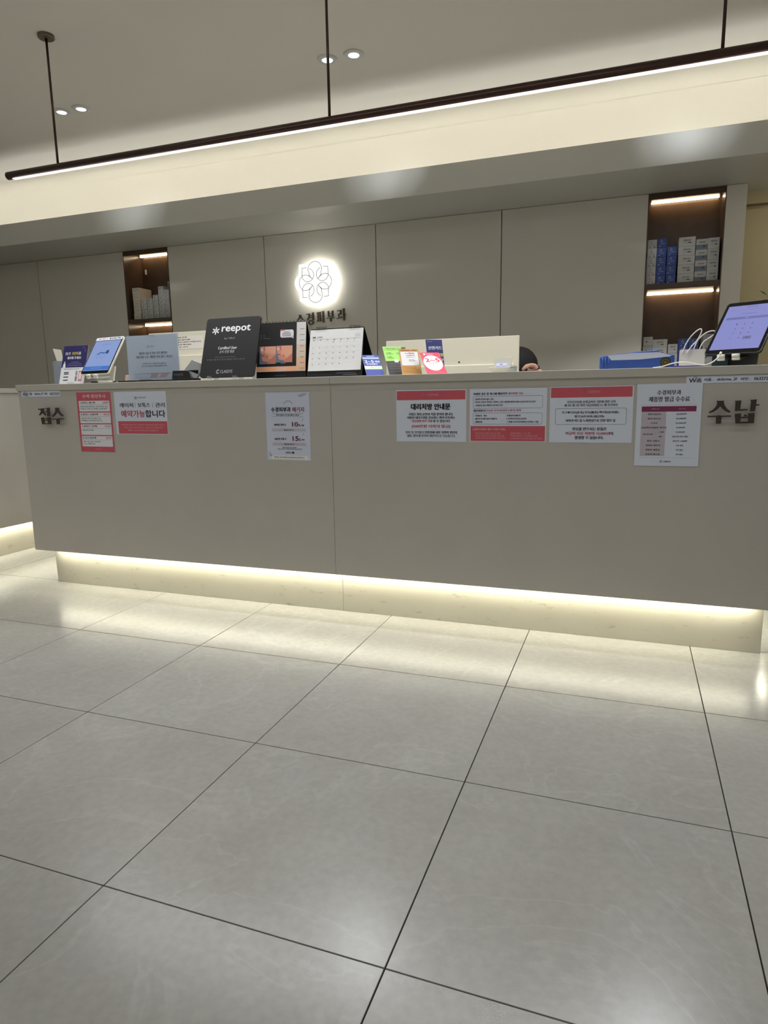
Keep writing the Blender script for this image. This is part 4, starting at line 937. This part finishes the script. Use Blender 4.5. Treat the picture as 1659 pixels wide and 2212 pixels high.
for q in range(3): s.rect(.28, .57 + .05 * q, .76, .578 + .05 * q, (150, 140, 146), 3, 'printed_line')
for q in range(2): s.rect(.10, .90 + .04 * q, .90, .908 + .04 * q, (236, 150, 166), 3, 'printed_line')
leaflet('pink payment leaflet with a white oval', .2122, .565, .88, .60, W_, H_, PAPER2, s)
W_, H_ = .0724, .1516; s = Sheet(W_, H_)
s.rect(0, 0, 1, 1, (36, 46, 106), 1); s.text('Shinhan Card', .08, .38, .06, .025, (150, 160, 200)); s.text('신한카드', .13, .95, .24, .10, (216, 220, 236), .0006); s.text('2~3', .13, .60, .43, .11, (226, 214, 90), .0008); s.text('개월', .62, .97, .44, .09, (226, 214, 90), .0005); s.text('무이자할부', .12, .97, .585, .09, (216, 220, 236), .0005)
leaflet('tall navy payment leaflet behind the pink leaflet', .1844, .66, .30, .60, W_, H_, PAPER2, s)

# card reader
t = thing('card_reader', 'small white card reader with flip screen beside the right monitor', 'card reader', (.445, .70, Z + .0008), (0, 0, .05))
MB().hexa([(-.034, -.03, 0), (.034, -.03, 0), (.034, .04, 0), (-.034, .04, 0), (-.045, -.042, .024), (.045, -.042, .024), (.045, .05, .026), (-.045, .05, .026)]).build('base', M_WHT, t, bevel=.002)
MB().hexa([(-.036, .034, .0262), (.036, .034, .0262), (.036, .040, .0262), (-.036, .040, .0262), (-.033, .052, .066), (.038, .052, .066), (.038, .058, .066), (-.033, .058, .066)]).build('screen_lid', mat('grey_screen', (176, 176, 168), .3), t, bevel=.001)
MB().hexa([(-.020, -.034, .0262), (.024, -.034, .0262), (.024, .006, .0262), (-.020, .006, .0262), (-.020, -.034, .030), (.024, -.034, .030), (.024, .006, .041), (-.020, .006, .041)]).build('display', mat('slip', (160, 160, 190), .3, emit=(180, 184, 240), es=.35), t, bevel=.001)
MB().hexa([(-.003, -.020, .0335), (.007, -.020, .0335), (.007, -.010, .036), (-.003, -.010, .036), (-.003, -.020, .0345), (.007, -.020, .0345), (.007, -.010, .0372), (-.003, -.010, .0372)]).build('slot', M_BLK, t)
t = thing('plastic_jar', 'tiny clear jar right of the white card reader', 'jar', (.502, .66, Z + .0006))
MB().lathe([(.012, 0), (.0135, .001), (.0135, .019), (.0120, .0195), (.0115, .003), (.001, .0025)]).build('body', M_CLEAR, t, smooth=True)
MB().lathe([(.0142, .0198), (.0142, .0245), (.013, .0255), (.0, .0257)]).build('lid', clear('clear_lid', (200, 202, 200), .1, .15, .4), t, smooth=True)
tag(MB().box(.555, .62, .52, .58, Z + .0004, Z + .0016).build('paper_slip', PAPER, None), 'white paper slip lying flat right of the card reader', 'paper')

# tissue pack
t = thing('tissue_pack', 'blue plastic wipes pack with painted white sheen and gold emblem', 'pack', (.962, .635, Z + .0006), (0, 0, .06))
prof = [(-.131, 0), (-.131, .047), (-.118, .050), (-.06, .057), (.0, .063), (.071, .066), (.076, .058), (.128, .047), (.129, .0)]
MB().prism(prof, -.030, .036).build('wrapper', mat('blue_film', (58, 90, 168), .28, var=.10, scale=26, bump=.25, bscale=40), t, bevel=.004)
MB().prism([(-.104, .0505), (-.02, .058), (.071, .0585), (.118, .0455), (.112, .042), (.01, .034), (-.09, .034)], -.0312, -.0304).build('sheen_patch', mat('sheen_white', (200, 206, 226), .25), t)  # white wedge painted in for the light reflected by the glossy top
for q in (-.122, -.112, -.100): MB().tube([(q, -.0305, .004), (q + .002, -.0318, .025), (q, -.0305, .044)], .0022, 6).build('fold', MATS['blue_film'], t, smooth=True)
for nm, r0, mm in (('emblem_ring', .0180, mat('dark_olive', (50, 48, 26), .5)), ('emblem_gold', .0125, mat('gold_print', (120, 100, 40), .4)), ('emblem_core', .0098, MATS['dark_olive']), ('emblem_gold', .0050, MATS['gold_print'])):
    MB().lathe([(r0, 0), (r0, .0004), (0, .0005)], 0, 0, 0, 24).build(nm, mm, t, loc=(.098, -.0303 - .0004 * (.02 - r0) * 100, .0215), rot=(math.radians(90), 0, 0))

# paper bag with cord handles
t = thing('paper_bag', 'white paper bag with cord handles behind the blue wipes pack', 'bag', (1.163, .80, Z + .0006))
bw, bh, bd = .0435, .073, .03
MB().box(-bw, bw, -bd, -bd + .0006, 0, bh).build('front_face', mat('bag_paper', (226, 224, 216), .5), t)
MB().box(-bw, bw, bd - .0006, bd, 0, bh).build('back_face', MATS['bag_paper'], t)
MB().hexa([(-bw, -bd, 0), (-bw + .0006, -bd, 0), (-bw + .0006, bd, 0), (-bw, bd, 0), (-bw, -bd, bh), (-bw + .0006, -bd, bh), (-bw + .0006, bd, bh), (-bw, bd, bh)]).build('side_gusset', MATS['bag_paper'], t)
MB().box(bw - .0006, bw, -bd, bd, 0, bh).build('side_gusset', MATS['bag_paper'], t)
MB().box(-bw, bw, -bd, bd, 0, .0006).build('bottom', MATS['bag_paper'], t)
def loop(P, y0, y1): 
    n = len(P); out = []
    for i in range((n - 1) * 4 + 1):
        k = min(i // 4, n - 2); f_ = i / 4 - k
        p0, p1, p2, p3 = P[max(k - 1, 0)], P[k], P[k + 1], P[min(k + 2, n - 1)]
        q = [.5 * ((2 * p1[c]) + (p2[c] - p0[c]) * f_ + (2 * p0[c] - 5 * p1[c] + 4 * p2[c] - p3[c]) * f_ ** 2 + (3 * p1[c] - p0[c] - 3 * p2[c] + p3[c]) * f_ ** 3) for c in (0, 1)]
        e = i / ((n - 1) * 4)
        out.append((q[0] - 1.163, y0 + (y1 - y0) * e, q[1] - Z))
    return out
MB().tube(loop([(1.127, 1.095), (1.135, 1.125), (1.152, 1.156), (1.172, 1.177), (1.186, 1.183), (1.187, 1.168), (1.174, 1.14), (1.158, 1.122), (1.142, 1.095)], -bd - .002, -bd - .004), .0022, 7).build('cord_handle', mat('white_cord', (232, 230, 226), .5), t, smooth=True)
MB().tube(loop([(1.168, 1.095), (1.172, 1.12), (1.184, 1.148), (1.205, 1.17), (1.228, 1.179), (1.242, 1.176), (1.238, 1.165), (1.220, 1.152), (1.200, 1.135), (1.186, 1.10)], bd + .002, bd + .004), .0022, 7).build('cord_handle', MATS['white_cord'], t, smooth=True)
# purple folder and cable
tag(MB().box(1.080, 1.188, .585, .72, Z + .0005, Z + .0075).build('purple_folder', mat('purple_plastic', (52, 40, 128), .35), None, bevel=.002), 'thin purple folder lying in front of the white paper bag', 'folder')
t = thing('charging_cable', 'white charging cable arching from the right tablet across the counter', 'cable', (0, 0, 0))
cp = [(1.235, .568, Z + .041), (1.226, .552, Z + .026), (1.205, .535, Z + .010), (1.18, .53, Z + .0045), (1.155, .532, Z + .010), (1.125, .540, Z + .019), (1.09, .545, Z + .018), (1.062, .545, Z + .009), (1.044, .543, Z + .0030), (1.02, .58, Z + .0030)]
cc = bpy.data.curves.new('cable', 'CURVE'); cc.dimensions = '3D'; sp = cc.splines.new('NURBS'); sp.points.add(len(cp) - 1)
for q, p in zip(sp.points, cp): q.co = (*p, 1)
sp.use_endpoint_u = True; sp.order_u = 4; cc.bevel_depth = .0021; cc.bevel_resolution = 2; cc.resolution_u = 6
o = bpy.data.objects.new('cable', cc); COL.objects.link(o)
me = bpy.data.meshes.new_from_object(o.evaluated_get(bpy.context.evaluated_depsgraph_get())); bpy.data.objects.remove(o)
me.materials.clear(); me.materials.append(M_WHT); o = bpy.data.objects.new('cord', me); COL.objects.link(o); o.parent = t
MB().tube([(1.2345, .567, Z + .040), (1.2385, .574, Z + .049)], .0042, 10).build('plug', M_WHT, t, smooth=True)

# plant whose tip enters at the right edge
t = thing('potted_plant', 'dark leafy plant tip above the right tablet at picture edge', 'plant', (1.475, .80, Z + .0006))
MB().lathe([(.03, 0), (.034, .002), (.042, .075), (.043, .078), (.039, .078), (.037, .068), (.001, .066)]).build('pot', mat('white_pot', (220, 218, 210), .35), t, smooth=True)
M_LEAF = mat('dark_leaf', (46, 46, 30), .5)
for k, (dx, dy, h) in enumerate(((-.078, -.05, .252), (.02, -.03, .25), (.035, .02, .21), (-.01, .03, .26))):
    st = [(0, 0, .066), (dx * .3, dy * .3, h * .55), (dx, dy, h)]
    stem = MB().tube(st, [.002, .0016, .001], 6).build('stem', M_LEAF, t, smooth=True)
    for q in range(5):
        f_ = .5 + .125 * q; b = Vector((dx * f_, dy * f_, .066 + (h - .066) * f_)); an = q * 2.4 + k
        d = Vector((math.cos(an) if q < 4 else -.8, math.sin(an) * .6, .55)).normalized(); L = .036; sd_ = d.cross(Vector((0, 0, 1))).normalized() * .008
        MB().add([b, b + d * L * .45 + sd_, b + d * L, b + d * L * .45 - sd_, b + d * L * .45 + Vector((0, 0, .003))], [(0, 1, 4), (1, 2, 4), (2, 3, 4), (3, 0, 4)]).build('leaf', M_LEAF, t)

# monitors on the staff desk, backs to the room
def monitor(label, x0, x1, ztop, y, note=False):
    t = thing('monitor', label, 'monitor', ((x0 + x1) / 2, y, .7406))
    w = x1 - x0; h = .385; zt = ztop - .7406; zb = zt - h
    M_MON = mat('cream_monitor', (222, 218, 202), .4)
    MB().box(-w / 2, w / 2, 0, .014, zb, zt).build('back_shell', M_MON, t, bevel=.002)
    MB().box(-w / 2 + .004, w / 2 - .004, .0141, .022, zb + .004, zt - .004).build('screen_panel', M_BLK, t, bevel=.001)
    MB().box(-w / 2 + .02, w / 2 - .02, -.016, 0, zb + .012, zt - .130).build('rear_bulge', M_MON, t, bevel=.004)
    MB().box(-.035, .035, -.040, -.016, .008, zb + .14).build('stand_neck', M_MON, t, bevel=.003)
    MB().box(-.12, .12, -.09, .09, 0, .008).build('stand_foot', M_MON, t, bevel=.002)
    MB().lathe([(.0045, 0), (.0045, .001), (0, .001)], 0, 0, 0, 14).build('lock_hole', M_BLK, t, loc=(.045, 0.0004, zt - .116), rot=(math.radians(90), 0, 0))
    return t
monitor('white back of a monitor behind the payment leaflets', -.235, .4375, 1.2265, 1.20)
tl = monitor('white back of a monitor with a taped note, behind the framed notice', -1.699, -1.03, 1.330, 1.20)
s = Sheet(.29, .076)
for q, (l, b) in enumerate((('시술 예약 고객님 안내', .62), ('당일 시술 문의 시 원장님 상담 후 결정', .70), ('수납 후 다음 예약 있으신 분(대리, 전화예약 불가)', .95), ('재진 환자분 접수를 해주세요', .72), ('처방전 수령 후 귀가', .64))): s.text(l, .08, b, .14 + .175 * q, .10, (60, 56, 60), .0004)
paper('taped_note', 'white handwritten note taped on the back of the left monitor', 'note', -1.472, 1.2335, .29, .072, s, -.4, 1.1990, mat('note_paper', (230, 226, 218), .5))

# ------------------------------------------------------------------ person behind the counter
def skin_mesh(verts, edges, radii, root=0, sub=2):
    me = bpy.data.meshes.new('s'); me.from_pydata(verts, edges, []); o = bpy.data.objects.new('s', me); COL.objects.link(o)
    o.modifiers.new('k', 'SKIN'); sb = o.modifiers.new('u', 'SUBSURF'); sb.levels = sub
    for i, v in enumerate(me.skin_vertices[0].data):
        r = radii[i]; v.radius = r if isinstance(r, tuple) else (r, r); v.use_root = (i == root)
    m2 = bpy.data.meshes.new_from_object(o.evaluated_get(bpy.context.evaluated_depsgraph_get()))
    vv = [tuple(p.co) for p in m2.vertices]; ff = [tuple(p.vertices) for p in m2.polygons]
    bpy.data.objects.remove(o); bpy.data.meshes.remove(m2)
    return vv, ff
px = .375
V = {'pelvis': (px, 1.80, .50), 'waist': (px, 1.79, .68), 'chest': (px, 1.74, .86), 'upper': (px, 1.68, .985), 'neck': (px, 1.645, 1.045), 'skull': (px, 1.575, 1.085), 'crown': (px, 1.545, 1.12),
     'lsh': (px + .18, 1.66, 1.012), 'lel': (px + .20, 1.50, .80), 'lwr': (px + .150, 1.435, 1.022), 'lpalm': (px + .118, 1.428, 1.072),
     'rsh': (px - .17, 1.67, 1.005), 'rel': (px - .22, 1.56, .78), 'rwr': (px - .10, 1.37, .775), 'rpalm': (px - .075, 1.31, .77),
     'lhip': (px + .095, 1.78, .49), 'lkn': (px + .13, 1.36, .49), 'lan': (px + .13, 1.40, .09), 'lto': (px + .14, 1.27, .045),
     'rhip': (px - .095, 1.78, .49), 'rkn': (px - .13, 1.36, .49), 'ran': (px - .13, 1.40, .09), 'rto': (px - .14, 1.27, .045)}
names = list(V); idx = {n: i for i, n in enumerate(names)}
RD = {'pelvis': (.15, .11), 'waist': (.13, .10), 'chest': (.15, .11), 'upper': (.11, .085), 'neck': .052, 'skull': .082, 'crown': .078, 'lsh': .062, 'lel': .045, 'lwr': .028, 'lpalm': (.036, .018), 'rsh': .062, 'rel': .045, 'rwr': .028, 'rpalm': (.036, .018),
      'lhip': .085, 'lkn': .06, 'lan': .04, 'lto': .035, 'rhip': .085, 'rkn': .06, 'ran': .04, 'rto': .035}
E = [('pelvis', 'waist'), ('waist', 'chest'), ('chest', 'upper'), ('upper', 'neck'), ('neck', 'skull'), ('skull', 'crown')]
for sd_ in 'lr': E += [('upper', sd_ + 'sh'), (sd_ + 'sh', sd_ + 'el'), (sd_ + 'el', sd_ + 'wr'), (sd_ + 'wr', sd_ + 'palm'), ('pelvis', sd_ + 'hip'), (sd_ + 'hip', sd_ + 'kn'), (sd_ + 'kn', sd_ + 'an'), (sd_ + 'an', sd_ + 'to')]
bv, bf = skin_mesh([V[n] for n in names], [(idx[a], idx[b]) for a, b in E], [RD[n] for n in names], 0, 2)
M_ = MB().add(bv, bf)
def hand(pal, wr, side):
    p = Vector(pal); d = (p - Vector(wr)).normalized()
    bend = Vector((-.75, -.25, -.35)).normalized() if side > 0 else Vector((0, -.3, -1)).normalized()
    lat = d.cross(bend).normalized()
    for k, (off, L) in enumerate(((-.030, .062), (-.010, .074), (.010, .070), (.028, .055))):
        b = p + lat * off
        q = [b, b + d * .024, b + d * .026 + (d * .45 + bend * .9).normalized() * L * .5, b + d * .022 + (d * .45 + bend * .9).normalized() * L * .45 + (bend - d * .25).normalized() * L * .45]
        M_.add(*skin_mesh([tuple(x) for x in q], [(0, 1), (1, 2), (2, 3)], [.0105, .0095, .0085, .007], 0, 1))
    b = p - lat * .028 - d * .012
    q = [b, b - lat * .020 + d * .012 + bend * .012, b - lat * .024 + d * .034 + bend * .03]
    M_.add(*skin_mesh([tuple(x) for x in q], [(0, 1), (1, 2)], [.0125, .0105, .008], 0, 1))
hand(V['lpalm'], V['lwr'], 1); hand(V['rpalm'], V['rwr'], -1)
per = thing('person', 'person in black with black hair bent down behind the right monitor, hand at face', 'person', (0, 0, 0))
body = M_.build('body', [M_SKIN, M_CLOTH], per, smooth=True)
pts_ = {n: Vector(V[n]) for n in V}
for p in body.data.polygons:
    c = p.center
    sk = min((c - pts_[n]).length for n in ('neck', 'skull', 'crown')) < .085 and c.z > 1.03
    for w_, pl in (('lwr', 'lpalm'), ('rwr', 'rpalm')):
        d = (pts_[pl] - pts_[w_]).normalized()
        if (c - pts_[w_]).dot(d) > -.005 and (c - pts_[pl]).length < .13: sk = True
    p.material_index = 0 if sk else 1
HC = Vector((px, 1.565, 1.095)); HR = Matrix.Rotation(math.radians(38), 3, 'X')
def headpt(x, y, z): return HC + HR @ Vector((x, y, z))
m = MB()
nu, nv = 20, 12
for j in range(nv + 1):
    for i in range(nu):
        th = 2 * PI * i / nu; ph = PI * (.02 + .66 * j / nv)
        fr = max(0, -math.sin(th))
        ph2 = ph * (1 - .33 * fr ** 2)
        m.v.append(tuple(headpt(.106 * math.sin(ph2) * math.cos(th), .116 * math.sin(ph2) * math.sin(th), .098 * math.cos(ph2))))
for j in range(nv):
    for i in range(nu): m.f.append((j * nu + i, j * nu + (i + 1) % nu, (j + 1) * nu + (i + 1) % nu, (j + 1) * nu + i))
m.f.append(tuple(range(nu)))
hair = m.build('hair', M_HAIR, per, smooth=True)
md = hair.modifiers.new('thick', 'SOLIDIFY'); md.thickness = .014; md.offset = -1
m = MB().tube([tuple(headpt(.085, .02, -.02)), tuple(headpt(.092, .0, -.07)), (px + .11, 1.575, 1.03), (px + .10, 1.58, .95)], [.025, .028, .026, .012], 10)
m.tube([tuple(headpt(-.085, .02, -.02)), tuple(headpt(-.092, .0, -.07)), (px - .11, 1.575, 1.03), (px - .10, 1.58, .95)], [.025, .028, .026, .012], 10).build('hair_strand', M_HAIR, per, smooth=True)
for sx in (1, -1):
    e = headpt(sx * .031, -.083, -.012)
    MB().lathe([(.0, -.008), (.009, -.005), (.011, 0), (.009, .005), (0, .008)], 0, 0, 0, 12).build('eye', mat('eye_white', (220, 216, 210), .2), per, loc=e)
    MB().lathe([(0, -.02), (.009, -.017), (.012, 0), (.009, .018), (0, .022)], 0, 0, 0, 10).build('ear', M_SKIN, per, loc=headpt(sx * .084, 0, -.02))
MB().hexa([tuple(headpt(*q)) for q in ((-.013, -.080, -.045), (.013, -.080, -.045), (.013, -.070, -.045), (-.013, -.070, -.045), (-.005, -.080, -.005), (.005, -.080, -.005), (.005, -.072, -.005), (-.005, -.072, -.005))]).build('nose', M_SKIN, per, bevel=.002, smooth=True)
MB().box(-.020, .020, -.003, .003, -.004, .004).build('mouth', mat('lip', (170, 96, 92), .4), per, bevel=.002, loc=headpt(0, -.078, -.062), rot=(math.radians(38), 0, 0))
# chair under the person
t = thing('office_chair', 'black office chair under the person behind the counter', 'chair', (px, 1.82, 0))
MB().box(-.23, .23, -.24, .22, .36, .405).build('seat', M_CLOTH, t, bevel=.015)
MB().box(-.21, .21, .20, .24, .50, .90).build('backrest', M_CLOTH, t, bevel=.012)
MB().tube([(0, .10, .37), (0, .26, .40), (0, .25, .62)], .018, 8).build('back_bar', M_BLK, t)
MB().tube([(0, 0, .06), (0, 0, .37)], .025, 12).build('gas_post', M_BLK, t)
for k in range(5):
    a = 2 * PI * k / 5 + .3
    MB().tube([(0, 0, .085), (.26 * math.cos(a), .26 * math.sin(a), .065)], [.022, .014], 8).build('base_arm', M_BLK, t)
    MB().tube([(.26 * math.cos(a) - .012, .26 * math.sin(a), .029), (.26 * math.cos(a) + .012, .26 * math.sin(a), .029)], .028, 12).build('caster', M_BLK, t)

bpy.data.objects.remove(_to); bpy.data.curves.remove(_tc)
